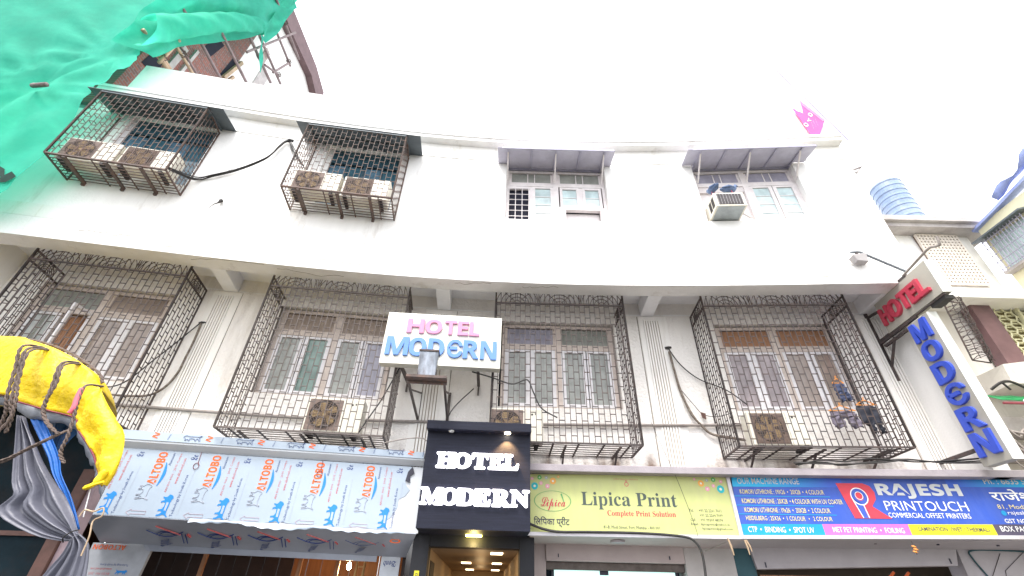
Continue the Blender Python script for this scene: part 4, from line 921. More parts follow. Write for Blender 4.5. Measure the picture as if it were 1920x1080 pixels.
# top corner bands fading to blue
def fade(name, xa, xb):
    m = M(name, (.02, .3, .66), .4); tt, n, l, p = nodes_of(m); tc = n.new('ShaderNodeTexCoord'); sp = n.new('ShaderNodeSeparateXYZ'); l.new(tc.outputs['Object'], sp.inputs[0])
    r_ = n.new('ShaderNodeMapRange'); r_.inputs[1].default_value = xa; r_.inputs[2].default_value = xb; l.new(sp.outputs[0], r_.inputs[0])
    mx = n.new('ShaderNodeMix'); mx.data_type = 'RGBA'; mx.inputs[6].default_value = (.01, .40, .72, 1); mx.inputs[7].default_value = (.035, .11, .56, 1); l.new(r_.outputs[0], mx.inputs[0]); l.new(mx.outputs[2], p.inputs['Base Color']); return m
MB().add([(-2.38, y, 3.165-Z), (-.7, y, 3.165-Z), (-.7, y, 3.35-Z), (-2.36, y, 3.35-Z)], [(0, 1, 2, 3)]).build('header_band', fade('cyan_fade', -1.9, -.9), raj)
MB().add([(.85, y, 3.19-Z), (3.0, y, 3.20-Z), (3.0, y, 3.36-Z), (.85, y, 3.36-Z)], [(0, 1, 2, 3)]).build('header_band', fade('cyan_fade_back', 2.0, 1.0), raj)
for z_ in (3.028, 2.897, 2.774): MB().box(-2.42, -.95, y-.001, y, z_-Z-.005, z_-Z+.005).build('divider', m_cy, raj)
y2 = y-.003
text('heading', 'OUR MACHINE RANGE', m_silv, raj, -2.291, -1.348, 3.205-Z, 3.295-Z, y2, off=.004)
for tx, b in (('KOMORI LITHRONE : 19X26  •  20X28  •  4 COLOUR', (-2.291, -1.024, 3.06, 3.125)), ('KOMORI LITHRONE : 20X28  • 4 COLOUR WITH UV COATER', (-2.294, -.796, 2.925, 2.992)), ('KOMORI LITHRONE : 19x26  •  20X28  •  2 COLOUR', (-2.287, -1.023, 2.80, 2.866)), ('HEIDELBERG : 25X36  •  1 COLOUR   •   2 COLOUR', (-2.294, -1.034, 2.69, 2.75))):
    text('list_line', tx, m_gold, raj, b[0], b[1], b[2]-Z, b[3]-Z, y2, off=.003, res=2)
MB().poly([(-.80, 3.229-Z), (-.40, 3.229-Z), (-.31, 3.19-Z), (-.27, 3.10-Z), (-.29, 3.0-Z), (-.36, 2.93-Z), (-.38, 2.90-Z), (-.165, 2.736-Z), (-.70, 2.736-Z)], y2).build('logo_shape', m_rajred, raj)
q = MB().disc(-.52, 3.04-Z, .125, y2-.002, .112, 28); q.tube([(-.640, y2-.002, 3.02-Z), (-.575, y2-.002, 2.74-Z)], .007, 4); q.tube([(-.505, y2-.002, 2.93-Z), (-.49, y2-.002, 2.74-Z)], .007, 4); q.disc(-.52, 3.05-Z, .058, y2-.002, .05, 20); q.build('logo_line', m_wht, raj)
MB().disc(-.52, 3.04-Z, .110, y2-.001, .06, 28).poly([(-.628, 3.02-Z), (-.565, 2.74-Z), (-.50, 2.74-Z), (-.515, 2.93-Z)], y2-.001).build('logo_letter', m_raj, raj)
text('shop_name', '𝗥𝗔𝗝𝗘𝗦𝗛', m_silv, raj, -.229, 1.01, 3.015-Z, 3.23-Z, y2, off=.02)
text('shop_name', 'PRINTOUCH', m_wht, raj, -.197, .987, 2.85-Z, 2.982-Z, y2, off=-.004)
text('slogan', 'COMMERCIAL OFFSET PRINTERS', m_wht, raj, -.199, .964, 2.752-Z, 2.82-Z, y2, res=2)
text('phone_line', 'Ph. : 6635 5880', m_silv, raj, 1.404, 2.20, 3.235-Z, 3.318-Z, y2, off=.012)
text('shop_name_local', 'राजेश प्रिंटच', m_wht, raj, 1.397, 2.75, 2.955-Z, 3.165-Z, y2, off=.012)
text('address', '81, Modi Street, Fort', m_gold, raj, 1.412, 2.35, 2.882-Z, 2.95-Z, y2)
MB().disc(1.455, 2.833-Z, .035, y2).build('mail_icon', m_cy, raj)
text('address', 'rajeshprintouch', m_wht, raj, 1.51, 2.2, 2.80-Z, 2.865-Z, y2)
text('address', 'GST NO. 27', m_wht, raj, 1.409, 1.84, 2.70-Z, 2.757-Z, y2, off=.008)
text('band_text', 'CTP  •  BINDING  •  SPOT UV', m_wht, raj, -2.304, -1.35, 2.53-Z, 2.605-Z, y2, off=.003)
text('band_text', 'MET PET PRINTING  •  FOILING', m_wht, raj, -1.078, -.068, 2.545-Z, 2.615-Z, y2, off=.003)
text('band_text', 'LAMINATION  (WET / THERMAL)', m_chr, raj, .145, 1.129, 2.563-Z, 2.635-Z, y2, off=.003)
text('band_text', 'BOX PACKAGING', m_wht, raj, 1.292, 2.0, 2.588-Z, 2.66-Z, y2, off=.003)
shp = thing('print_shop', 'shop front under the blue sign with long grey shutter box and dark opening', 'shop front', 5.9, -.6, 2.40)
MB().add([(-2.45, .03, .05), (3.0, .03, .10), (3.0, .78, .05), (-2.4, .78, -.005)], [(0, 1, 2, 3)]).build('soffit', m_shut2, shp, solid=.012)
for x in (-1.3, -.35, .55, 1.4): MB().box(x-.012, x+.012, .3, .33, .03, .048).build('bolt', m_blk, shp)
MB().hexa([(-2.02, .74, -.30), (1.02, .74, -.20), (1.02, .98, -.20), (-2.02, .98, -.30), (-2.06, .74, -.0), (1.12, .74, .07), (1.12, .98, .07), (-2.06, .98, -.0)]).build('shutter_box', m_shut2, shp, bevel=.01)
for x, z_ in ((-1.88, -.24), (.93, -.14)): MB().box(x-.008, x+.008, .728, .745, z_-.035, z_+.035).build('bolt', m_blk, shp)
MB().box(-2.4, -2.02, .80, 1.2, -2.4, -.01).build('jamb', m_teal, shp)
MB().box(-2.1, 3.0, 1.6, 1.65, -2.4, .12).build('back_wall', M('shop_shade', (.06, .045, .03), .7), shp)
MB().box(-1.9, 1.0, 1.0, 1.3, -.42, -.36).build('shelf', m_wood, shp)
for x in (.15, .38): MB().bar((x, 1.1, -.36), (x+.1, 1.1, -.28), .03).build('orange_strip', m_or, shp)
MB().hexa([(1.02, .78, -2.4), (3.0, .78, -2.4), (3.0, 1.1, -2.4), (1.02, 1.1, -2.4), (1.14, .78, .06), (3.0, .78, .09), (3.0, 1.1, .09), (1.14, 1.1, .06)]).build('pier', m_shut2, shp)
MB().tube(smoothline([(1.45, .76, -.45), (1.30, .76, -.10), (1.34, .76, .01), (1.8, .76, .02), (2.3, .76, .0)]), .012, 6).build('pier_cable', m_teal, shp)
MB().bar((1.75, .77, -.02), (1.45, .77, -.35), .006).bar((1.7, .77, -.25), (2.1, .77, .0), .006).bar((1.7, .77, -.25), (1.6, .77, -.5), .006).build('pier_wire', m_cable, shp)
t = thing('hanging_charm', 'small orange charm hanging from the soffit under the blue sign', 'charm', 5.77, -.45, 2.33)
MB().tube([(0, 0, .10), (0, 0, -.07)], .003, 4).build('thread', m_cable, t)
for x, z_ in ((.0, .03), (.012, -.005), (-.01, -.035)): MB().tube([(x-.03, 0, z_+.01), (x, -.008, z_), (x+.035, 0, z_-.006)], [.006, .015, .005], 6).build('chilli', m_hang, t, smooth=True)

# ------------------------------------------------------------------ yellow tarp stall, lower left corner
st = wthing('market_stall', 'street stall with yellow tarp roof, rope lashings and a tied silver curtain', 'stall', (-4.6, 4.4, 0))
UPc = [(-7.3, 3.72), (-5.302, 3.74), (-4.945, 3.701), (-4.541, 3.578), (-4.128, 3.365), (-3.865, 3.1), (-3.643, 2.899), (-3.534, 2.803), (-3.463, 2.66), (-3.425, 2.466), (-3.439, 2.343)]
LOc = [(-7.0, 3.22), (-5.0, 3.135), (-4.66, 3.057), (-4.34, 2.983), (-4.047, 2.919), (-3.958, 2.817), (-3.80, 2.69), (-3.683, 2.586), (-3.62, 2.51), (-3.55, 2.43), (-3.473, 2.338)]
up_ = smoothline([(a, 4.2, b) for a, b in UPc], 8); lo_ = smoothline([(a, 4.2, b) for a, b in LOc], 8)
nU = len(up_); nV = 14; P = []
for i in range(nU):
    row = []
    for j in range(nV+1):
        v = j/nV; u = i/(nU-1)
        p = up_[i].lerp(lo_[i], v)
        bul = .045*math.sin(math.pi*min(1, v*1.15))
        wr = .008*math.sin(u*38+v*3)*(.3+v) + .010*math.sin(u*15-v*6) + .006*math.sin(v*9+u*9) + .035*abs(math.sin((u-.62)*15+v*1.0))*max(0, u-.62)*2
        # pinch where the lashings pull the tarp in
        for uc in (.235, .32): wr += -.018*math.exp(-((u-uc)/.02)**2)
        wr += .05*math.exp(-abs(u-.40)/.018)*(1-.4*v) - .02*math.exp(-((u-.44)/.02)**2)
        row.append(p+Vector((0, -bul-wr, 0)))
    P.append(row)
roof = [[Vector(up_[i])+Vector((-.05*k, .28*k, .02*k - .02*k*k))*max(0, 1-(i/(nU-1)/.46)**4) for k in range(5, 0, -1)]+P[i] for i in range(nU)]
MB().grid(roof).build('tarp_cover', m_yeltarp, st, True, smooth=True, solid=.006)
ln = [[lo_[i]+Vector((-.022*k*(i/nU), .03+.03*k, (-.04-.006*math.sin(i*.4)-.004*math.sin(i*1.1))*k)) for k in range(3)] for i in range(nU)]
MB().grid(ln).build('tarp_lining', m_silver, st, True, smooth=True, solid=.004)
MB().tube([p+Vector((0, -.01, 0)) for p in lo_], .007, 5).build('tarp_hem', M('hem_maroon', (.20, .03, .05), .7), st, True)
# corner tail with knot
MB().tube(smoothline([(-3.45, 4.12, 2.45), (-3.47, 4.10, 2.34), (-3.52, 4.08, 2.30), (-3.42, 4.06, 2.33), (-3.36, 4.05, 2.345)]), [.03]*6+[.02]*6+[.014]*6+[.012]*7, 7).build('tarp_knot', m_yeltarp, st, True, smooth=True)
def rope(pts, r=.013, strands=2):
    L = smoothline(pts, 14); mb = MB()
    for k in range(strands):
        Q = []
        for i, p in enumerate(L):
            a = i*.75+2*math.pi*k/strands
            Q.append(p+Vector((math.cos(a)*r*.7, math.sin(a)*r*.5, math.sin(a)*r*.4)))
        mb.tube(Q, r*.72, 5)
    return mb.build('rope', m_rope, st, True, smooth=True)
yb = 4.0
rope([(-4.80, 4.30, 3.66), (-4.76, yb, 3.55), (-4.66, yb-.02, 3.30), (-4.55, yb-.03, 3.03), (-4.50, yb, 2.90), (-4.52, yb+.05, 2.76), (-4.57, yb+.05, 2.66)])
rope([(-4.76, 4.30, 3.65), (-4.70, yb, 3.52), (-4.60, yb-.02, 3.25), (-4.48, yb-.03, 2.98), (-4.42, yb, 2.86), (-4.40, yb+.02, 2.72)])
rope([(-4.73, 4.30, 3.64), (-4.66, yb, 3.5), (-4.55, yb-.03, 3.2), (-4.44, yb-.04, 3.0), (-4.40, yb-.02, 2.82), (-4.47, yb, 2.60), (-4.40, yb, 2.48), (-4.25, yb, 2.47), (-4.10, yb-.02, 2.56), (-3.96, yb, 2.68), (-3.93, yb+.06, 2.76)], .012)
rope([(-4.55, yb, 2.66), (-4.47, yb, 2.55), (-4.37, yb-.02, 2.47), (-4.22, yb-.02, 2.49), (-4.05, yb-.03, 2.60), (-3.95, yb, 2.70)], .010)
rope([(-4.36, 4.28, 3.50), (-4.28, yb, 3.38), (-4.19, yb-.04, 3.12), (-4.15, yb-.04, 2.95), (-4.10, yb-.03, 2.85), (-3.96, yb-.02, 2.74)], .013)
rope([(-4.33, 4.28, 3.49), (-4.25, yb, 3.36), (-4.17, yb-.04, 3.15), (-4.16, yb-.04, 2.95), (-4.05, yb-.03, 2.80), (-3.9, yb-.02, 2.71)], .012)
rope([(-3.98, 4.22, 3.24), (-3.93, yb, 3.16), (-3.88, yb-.04, 3.0), (-3.82, yb-.05, 2.84), (-3.78, yb-.05, 2.68), (-3.77, yb-.04, 2.55), (-3.70, yb-.03, 2.47)], .012)
rope([(-5.3, 4.30, 3.79), (-4.95, 4.28, 3.74), (-4.54, 4.26, 3.61), (-4.12, 4.22, 3.40), (-3.98, 4.2, 3.27)], .012)
rope([(-4.22, yb-.04, 3.02), (-4.12, yb-.06, 3.06)], .004, 1)
MB().tube(smoothline([(-3.93, yb-.02, 3.12), (-3.90, yb-.04, 3.02), (-3.87, yb-.05, 2.93), (-3.88, yb-.05, 2.88)]), .022, 6).build('pink_strip', M('pink_rag', (.62, .12, .16), .7), st, True, smooth=True)
# blue inner curtain, silver curtain tied to the post
def curtain(name, mat, L_, R_, Y, amp, fr, nu=40, nv=22):
    l = smoothline([(a, Y, b) for a, b in L_], nv//(len(L_)-1)); r = smoothline([(a, Y, b) for a, b in R_], nv//(len(R_)-1)); n = min(len(l), len(r)); rows = []
    for j in range(n):
        a, b = l[j], r[j]; w_ = (b-a).length
        rows.append([a.lerp(b, i/nu)+Vector((0, -amp*(.35+.65*min(1, w_))*math.sin(i/nu*fr+j*.06)-.3*amp*math.sin(i/nu*fr*2.3+j*.2), 0)) for i in range(nu+1)])
    return MB().grid(rows).build(name, mat, st, True, smooth=True, solid=.004)
curtain('blue_curtain', m_bluecloth, [(-4.659, 3.02), (-4.403, 2.787), (-4.188, 2.599), (-4.045, 2.441), (-3.827, 2.25), (-3.60, 2.02)], [(-4.54, 3.02), (-4.27, 2.78), (-4.07, 2.58), (-3.97, 2.442), (-3.77, 2.251), (-3.57, 2.02)], 4.30, .015, 6)
curtain('blue_curtain', m_bluedark, [(-4.80, 3.06), (-4.60, 2.88), (-4.45, 2.74), (-4.29, 2.58)], [(-4.12, 2.98), (-4.20, 2.84), (-4.24, 2.72), (-4.27, 2.57)], 4.45, .03, 16)
curtain('silver_curtain', m_curt, [(-4.552, 2.919), (-4.36, 2.58), (-4.22, 2.34), (-4.141, 2.243), (-4.188, 2.111), (-3.834, 1.971), (-3.592, 1.927), (-3.471, 1.926)], [(-4.497, 2.91), (-4.25, 2.68), (-4.08, 2.516), (-3.88, 2.354), (-3.734, 2.248), (-3.609, 2.133), (-3.54, 2.06), (-3.455, 1.965)], 4.18, .055, 15)
curtain('silver_curtain', m_curt, [(-3.475, 1.935), (-3.483, 1.828), (-3.544, 1.668), (-3.66, 1.3)], [(-3.451, 1.978), (-3.312, 1.898), (-3.208, 1.675), (-3.10, 1.3)], 4.16, .04, 20)
MB().tube(smoothline([(-3.505, 4.13, 1.91), (-3.49, 4.09, 1.94), (-3.45, 4.09, 1.98), (-3.43, 4.13, 2.0)]), .005, 5).build('curtain_tie', m_cable, st, True)
MB().tube(smoothline([(-3.46, 4.1, 2.09), (-3.44, 4.1, 2.14), (-3.36, 4.1, 2.13), (-3.30, 4.1, 2.16), (-3.28, 4.1, 2.10), (-3.33, 4.1, 2.06), (-3.30, 4.1, 1.95), (-3.29, 4.1, 1.82)]), .006, 5).build('jute_string', m_bamboo, st, True)
MB().tube([(-3.50, 4.12, 2.30), (-3.44, 4.12, 2.09)], .004, 4).build('white_string', m_wht, st, True)
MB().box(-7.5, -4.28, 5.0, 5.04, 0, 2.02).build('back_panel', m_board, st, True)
MB().box(-7.5, -4.75, 5.05, 5.1, 2.9, 3.3).build('back_panel', m_board, st, True)  # dark board added to stand for the shade under the tarp
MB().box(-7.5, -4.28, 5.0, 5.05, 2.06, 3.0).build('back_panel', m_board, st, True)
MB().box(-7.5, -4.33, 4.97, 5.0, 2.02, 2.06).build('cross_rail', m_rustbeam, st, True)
MB().box(-4.33, -4.21, 4.9, 5.06, 0, 2.62).build('post', m_rustbeam, st, True)
MB().box(-4.205, -4.14, 4.93, 5.05, 0, 2.55).build('post', M('post_pale', (.30, .22, .24), .6, .25, 5), st, True)

# ------------------------------------------------------------------ building under works behind and beside the hotel, left
bw = wthing('brick_building', 'bare brick building under repair rising behind the parapet', 'building', (-11, 8, 0))
MB().box(-16, -9.4, 6.0, 8.2, 10.55, 26).build('brick_wall', m_brick, bw, True)
def sidequad(name, pts, mat, X=-9.39, th=.08):
    MB().add([(X, a, b) for a, b in pts]+[(X+th*0-.15, a, b) for a, b in pts], [tuple(range(len(pts))), *[(i, (i+1) % len(pts), len(pts)+(i+1) % len(pts), len(pts)+i) for i in range(len(pts))]]).build(name, mat, bw, True)
sidequad('window_opening', [(6.12, 12.45), (6.60, 12.55), (6.50, 13.05), (6.15, 12.95)], m_dark)
sidequad('window_opening', [(7.05, 15.06), (7.36, 15.0), (7.50, 15.98), (7.15, 15.9)], m_dark)
sidequad('window_opening', [(7.92, 14.96), (8.17, 14.95), (8.17, 16.3), (7.97, 16.2)], m_dark)
MB().box(-9.42, -9.33, 6.58, 6.74, 12.2, 14.2).box(-9.42, -9.33, 6.92, 7.0, 12.4, 14.6).build('concrete_strip', m_conc, bw, True)
MB().bar((-9.3, 8.0, 15.0), (-9.3, 8.22, 16.3), .1).bar((-9.3, 8.1, 14.7), (-9.3, 8.26, 15.5), .08).build('timber', m_bamboo, bw, True)
sc_ = wthing('scaffold', 'bamboo pole scaffold lashed in front of the brick wall', 'scaffold', (-8.8, 7.5, 0))
for z_, y0, y1, r_, m_ in ((12.4, 5.3, 6.5, .05, m_bamboo), (12.47, 5.5, 6.3, .05, m_bamboo), (13.15, 5.4, 7.0, .04, m_bamboo), (13.3, 5.4, 7.2, .03, m_bambood), (14.14, 5.6, 7.6, .045, m_bambood), (15.25, 5.8, 8.35, .045, m_bambood), (16.6, 6.5, 9.1, .05, m_bambood), (17.2, 6.5, 9.5, .045, m_bambood), (18.42, 6.5, 9.5, .045, m_bambood), (19.3, 7.3, 9.7, .05, m_bambood)):
    MB().tube([(-8.8, y0, z_), (-8.82, (y0+y1)/2, z_+.02), (-8.8, y1, z_)], r_, 8).build('pole', m_, sc_, True, smooth=True)
MB().tube([(-8.75, 5.98, 12.2), (-8.75, 5.99, 13.3)], .045, 8).build('pole', m_bamboo, sc_, True, smooth=True)
for (a, b) in (((7.7, 16.0), (8.9, 19.8)), ((8.95, 17.0), (9.35, 18.4)), ((8.5, 16.7), (9.2, 17.3))):
    MB().tube([(-8.78, a[0], a[1]), (-8.78, b[0], b[1])], .04, 8).build('pole', m_bambood, sc_, True)
for y_, z_ in ((5.99, 12.45), (6.3, 13.2), (8.15, 16.6), (8.05, 18.42), (9.2, 17.3), (9.3, 18.4), (8.3, 19.3)):
    MB().tube([(-8.78+.08*math.cos(a), y_+.06*math.sin(a*1.3), z_+.08*math.sin(a)) for a in [i*.8 for i in range(18)]], .012, 5).build('lashing', m_rope, sc_, True)
ww = wthing('white_house', 'whitewashed house with brown eaves standing far behind the brick wall', 'house', (-11.5, 10.5, 0))
MB().box(-16, -9.5, 8.26, 12.3, 0, 20.9).build('wall', m_oldwhite, ww, True)
MB().box(-9.52, -9.44, 8.85, 9.1, 17.7, 18.5).build('window', m_gl_brown, ww, True)
MB().box(-9.5, -9.47, 9.15, 9.6, 16.6, 17.8).build('peeled_patch', m_conc, ww, True)
MB().hexa([(-9.55, 8.3, 20.2), (-9.2, 8.3, 20.2), (-9.2, 11.2, 20.7), (-9.55, 11.2, 20.7), (-9.55, 8.3, 21.2), (-9.2, 8.3, 21.2), (-9.2, 11.2, 21.5), (-9.55, 11.2, 21.5)]).build('eave', m_eave, ww, True)
MB().hexa([(-9.55, 11.2, 20.7), (-9.2, 11.2, 20.7), (-9.2, 12.4, 20.3), (-9.55, 12.4, 20.3), (-9.55, 11.2, 21.5), (-9.2, 11.2, 21.5), (-9.2, 12.4, 21.3), (-9.55, 12.4, 21.3)]).build('eave', m_eave, ww, True)

# green safety net: front sheet over the next building, side sheet along the brick wall
random.seed(3)
net = wthing('safety_net', 'huge green safety net draped over the building under repair', 'net', (-9.5, 5.5, 0))
def interp(tb, v):
    for (a, b), (c, d) in zip(tb, tb[1:]):
        if v <= c: return b+(d-b)*max(0, (v-a))/(c-a)
    return tb[-1][1]
edge_s = [(6.7, -8.95), (7.15, -8.72), (7.35, -8.74), (7.76, -8.66), (8.12, -8.60), (8.87, -8.72), (10.17, -8.90), (10.8, -8.82), (11.3, -8.66), (11.6, -8.78), (12.5, -8.95), (24, -8.95)]
K1 = (-9.2, 11.5); K2 = (-9.9, 10.03)
def netoff(s, z):
    d = .07*math.sin(s*1.0+z*.5)+.02*math.sin(s*2.3-z*.9)
    for (ks, kz), dirs in ((K1, 1), (K2, -1)):
        ds, dz = s-ks, z-kz; rr = math.hypot(ds, dz)+.05; a = math.atan2(dz, ds)
        d += .05*math.exp(-rr/2.0)*math.sin(a*11+.8*math.sin(a*5))*min(1, rr*1.5) - .12*math.exp(-rr*2.2)
    # long folds sweeping from the knot down to the torn corner
    t_ = (s-K1[0])*.80-(z-K1[1])*.28
    if z < 11.6: d += .05*math.sin(t_*10+.6*math.sin(z*1.3))*math.exp(-abs(t_)*.9)*min(1, (11.6-z))
    return d
P = []
NZ, NS = 110, 70
for j in range(NZ+1):
    z = 6.75+(j/NZ)**1.35*15.5
    row = []
    er = interp(edge_s, z)
    for i in range(NS+1):
        u = (i/NS)**.8; s = -15+(er+15)*u
        zz = z + (.25*max(0, (-9.2-s))*1 if z < 7.6 else 0)*.0
        lowcut = 6.95 if s > -9.0 else 6.9-.35*(-9-s)
        zz = max(zz, lowcut) + (.12*math.sin(s*23)+.08*math.sin(s*51) if j == 0 else 0)*.5
        row.append(FP(s, .5+netoff(s, zz), zz))
    P.append(row)
MB().grid(P).build('front_sheet', m_net, net, True, smooth=True)
low_y = [(5.2, 11.5), (5.72, 11.83), (5.94, 12.73), (6.3, 13.62), (6.69, 14.50), (7.19, 15.64), (7.65, 16.9), (7.85, 17.3), (8.0, 18.2), (8.15, 19.3), (8.4, 21)]
P = []
for i in range(61):
    yy = 5.15+(8.15-5.15)*i/60; zl = interp(low_y, yy)+.1; row = []
    for j in range(41):
        z = zl+(24-zl)*(j/40)**1.4
        row.append((-8.68+.08*math.sin(yy*5+z*.9)+.06*math.sin(yy*2.2-z*1.9)+.05*math.sin((z-yy*2.1)*5)-.25*math.exp(-((yy-5.15)/.3)**2), yy, z))
    P.append(row)
MB().grid(P).build('side_sheet', m_net, net, True, smooth=True)
for pts in ([(-9.12, 7.62), (-8.99, 7.55), (-8.90, 7.40), (-9.0, 7.28), (-9.13, 7.38)], [(-8.93, 7.36), (-8.84, 7.50), (-8.72, 7.40), (-8.80, 7.25), (-8.92, 7.22)], [(-9.25, 7.75), (-9.17, 7.72), (-9.2, 7.6)]):
    MB().add([FP(a, .5+netoff(a, b)+.03, b) for a, b in pts], [tuple(range(len(pts)))]).build('torn_hole', m_netdark, net, True)
# loose rolled hem along the side sheet
hem = smoothline([(-8.5, 5.15, 12.1), (-8.45, 5.5, 12.95), (-8.4, 5.95, 14.1), (-8.45, 6.45, 15.3), (-8.5, 6.95, 16.3), (-8.6, 7.45, 17.2)], 12)
prof = []
for i, p in enumerate(hem):
    r_ = .42*(1-.55*i/len(hem)); row = []
    for k in range(19):
        a = -2.0+4.6*k/18
        row.append(p+Vector((r_*.55*math.cos(a)+.03*math.sin(i*.5+k), -.12*math.sin(a), r_*math.sin(a)*1.2+.03*math.sin(i*.8+k*.7))))
    prof.append(row)
MB().grid(prof).build('rolled_hem', m_net, net, True, smooth=True)
MB().grid([[(-8.62+.03*math.sin(i+k), 7.62+i*.1+k*.05-.02*i, 17.0-i*.13+.02*k) for k in range(4)] for i in range(9)]).build('hanging_strip', m_net, net, True, smooth=True)
MB().grid([[(-8.7+.08*math.sin(i*1.1+k*.9), 7.55+.10*i+.03*k, 17.2+.42*k+.10*math.sin(i*1.7+k)) for k in range(9)] for i in range(6)]).build('bunched_fold', m_net, net, True, smooth=True)
q = MB().tube([FP(-9.76, .62, 9.82), FP(-9.74, .66, 9.74), FP(-9.39, .78, 9.69)], .045, 10)
tag(q.build('pole_end', m_bambood, smooth=True), 'grey pole end poking through the green net', 'pole')

# ------------------------------------------------------------------ flag on the roof corner
t = thing('roof_flag', 'pink banner flag reading OYO on a thin leaning pole at the roof corner', 'flag', 7.8, U, 10.78)
def fl(s, z): return (s-7.8, z-10.78)
a, b = fl(7.97, 10.83), fl(7.19, 14.2)
MB().tube([(a[0], 0, a[1]), (b[0], 0, b[1])], .016, 6).build('pole', M('pole_lilac', (.30, .27, .38), .4), t)
pts = [fl(*p) for p in ((7.349, 12.424), (7.46, 12.10), (7.57, 11.82), (7.669, 11.563), (7.52, 11.30), (7.356, 11.02), (7.135, 11.02), (7.10, 11.55), (7.053, 12.091), (7.14, 11.97), (7.251, 11.852), (7.30, 12.10))]
MB().poly(pts, -.055, -.045).build('banner', m_flag, t)
MB().poly([fl(*p) for p in ((7.349, 12.424), (7.669, 11.563), (7.60, 11.50), (7.33, 12.20))], -.060, -.056).build('fold', M('flag_pale_fold', (.78, .34, .58), .6, .05, 3, transl=.35), t)
for k in range(6):
    p0 = fl(7.10+.045*k, 12.10+.045*k); MB().bar((p0[0], -.04, p0[1]), (p0[0]+.10, -.04, p0[1]-.30), .012).build('stripe', m_ppink, t)
for ch, (s_, z_) in zip('OYO', ((7.40, 11.80), (7.29, 11.60), (7.16, 11.40))):
    p_ = fl(s_, z_); text('letter', '𝗢' if ch == 'O' else '𝗬', m_wht, t, p_[0]-.06, p_[0]+.04, p_[1]-.085, p_[1]+.065, -.062, rot=-65)
for k in range(3):
    p_ = fl(7.34+.07*k, 11.36+.06*k); text('small_print', 'Hotel Modern stay', m_wht, t, p_[0]-.06, p_[0]-.03, p_[1]-.14, p_[1]+.14, -.062, rot=68, res=1)
tag(MB().tube([(7.64, 6.9, 9.9), (7.95, 6.75, 9.95), (7.8, 6.8, 9.8), (7.72, 6.86, 9.82)], .03, 5).build('bent_bracket', m_conc), 'small bent bracket sticking out behind the roof corner', 'bracket')

# ------------------------------------------------------------------ neighbours on the right
nb = wthing('old_house', 'weathered white house behind the projecting signs with pierced screen and concrete slabs', 'house', (10.5, 9.5, 0))
MB().box(8.6, 11.5, 8.45, 13, 7.5, 9.42).build('upper_wall', m_oldwhite, nb, True)
MB().box(8.6, 12.2, 8.0, 13, 9.54, 9.70).build('roof_slab', m_conc, nb, True, bevel=.01)
MB().box(8.6, 12.2, 8.10, 8.46, 9.42, 9.54).build('slab_soffit', m_conc, nb, True)
MB().box(9.2, 12.0, 8.0, 13, 7.25, 7.50).build('floor_slab', m_oldwhite, nb, True, bevel=.01)
MB().box(8.6, 12.0, 8.6, 13, 0, 7.25).build('lower_wall', m_pale, nb, True)
s_ = MB().box(10.10, 11.12, 8.40, 8.445, 7.88, 9.38).build('screen_backing', m_hole, nb, True)
q = MB()
for k in range(13): q.box(10.10+k*.085-.020, 10.10+k*.085+.020, 8.35, 8.398, 7.88, 9.38)
for k in range(17): q.box(10.10, 11.12, 8.355, 8.396, 7.88+k*.094-.024, 7.88+k*.094+.024)
q.build('pierced_screen', m_jali, nb, True, stuff=True)
MB().box(10.22, 10.66, 8.30, 8.55, 5.6, 7.25).build('brown_panel', m_brownp, nb, True)
MB().box(10.66, 12.0, 8.52, 8.58, 5.6, 7.25).build('screen_backing', m_hexback, nb, True)
q = MB(); r_ = .125
for i in range(8):
    for j in range(9):
        cx = 10.78+i*r_*1.5; cz = 5.75+j*r_*1.73+(r_*.866 if i % 2 else 0)
        if cz > 7.2: continue
        h6 = [(cx+r_*math.cos(R(60*k)), 8.44, cz+r_*math.sin(R(60*k))) for k in range(7)]
        q.tube(h6, .018, 4, False)
q.build('hexagon_grille', m_hex, nb, True, stuff=True)
q = MB()
for k in range(16): q.bar((10.68, 8.49, 5.7+k*.1), (12.0, 8.49, 5.7+k*.1), .03)
q.build('louvre_bars', m_hex, nb, True, stuff=True)
for x in (10.68, 11.36): MB().box(x-.03, x+.03, 8.38, 8.46, 5.6, 7.25).build('grille_post', m_hex, nb, True)
MB().hexa([(9.55, 7.9, 5.2), (11.4, 7.9, 5.25), (11.4, 8.6, 5.25), (9.6, 8.6, 5.2), (9.6, 7.9, 5.60), (11.4, 7.9, 5.86), (11.4, 8.6, 5.86), (9.6, 8.6, 5.60)]).build('balcony_ledge', m_pale, nb, True)
MB().box(9.0, 11.5, 8.1, 8.6, 4.35, 4.62).build('string_course', m_conc, nb, True)
MB().box(9.0, 11.5, 8.2, 8.6, 3.9, 4.0).build('string_course', m_conc, nb, True)
t = wthing('wire_mesh_basket', 'bent wire mesh basket beside the brown panel', 'mesh', (9.4, 8.0, 5.7))
q = MB(); random.seed(5)
def MP(u, v): return Vector((9.17+.34*u+.26*(v-.5)*0+.14*v, 8.0-.22*math.sin(math.pi*u), 5.72+1.42*v-.05*u))
for k in range(14):
    v = k/13; q.tube([MP(u/8, v+.05*math.sin(k+u)) for u in range(9)], .007, 4)
for k in range(7):
    u = k/6; q.tube([MP(u, v/14)+Vector((.015*math.sin(v*2+k), 0, 0)) for v in range(15)], .007, 4)
for k in range(14):
    v = k/14; q.tube([MP(u/6, v+.07*(u/6)) for u in range(7)], .006, 4); q.tube([MP(u/6, v+.09-.07*(u/6)) for u in range(7)], .006, 4)
q.build('mesh_wires', m_iron, t, True, stuff=True)
MB().bar(MP(0, 0), MP(0, 1), .02).bar(MP(1, 0), MP(1, 1), .02).bar(MP(0, 0), MP(1, 0), .02).bar(MP(0, 1), MP(1, 1), .02).build('mesh_frame', m_iron, t, True)
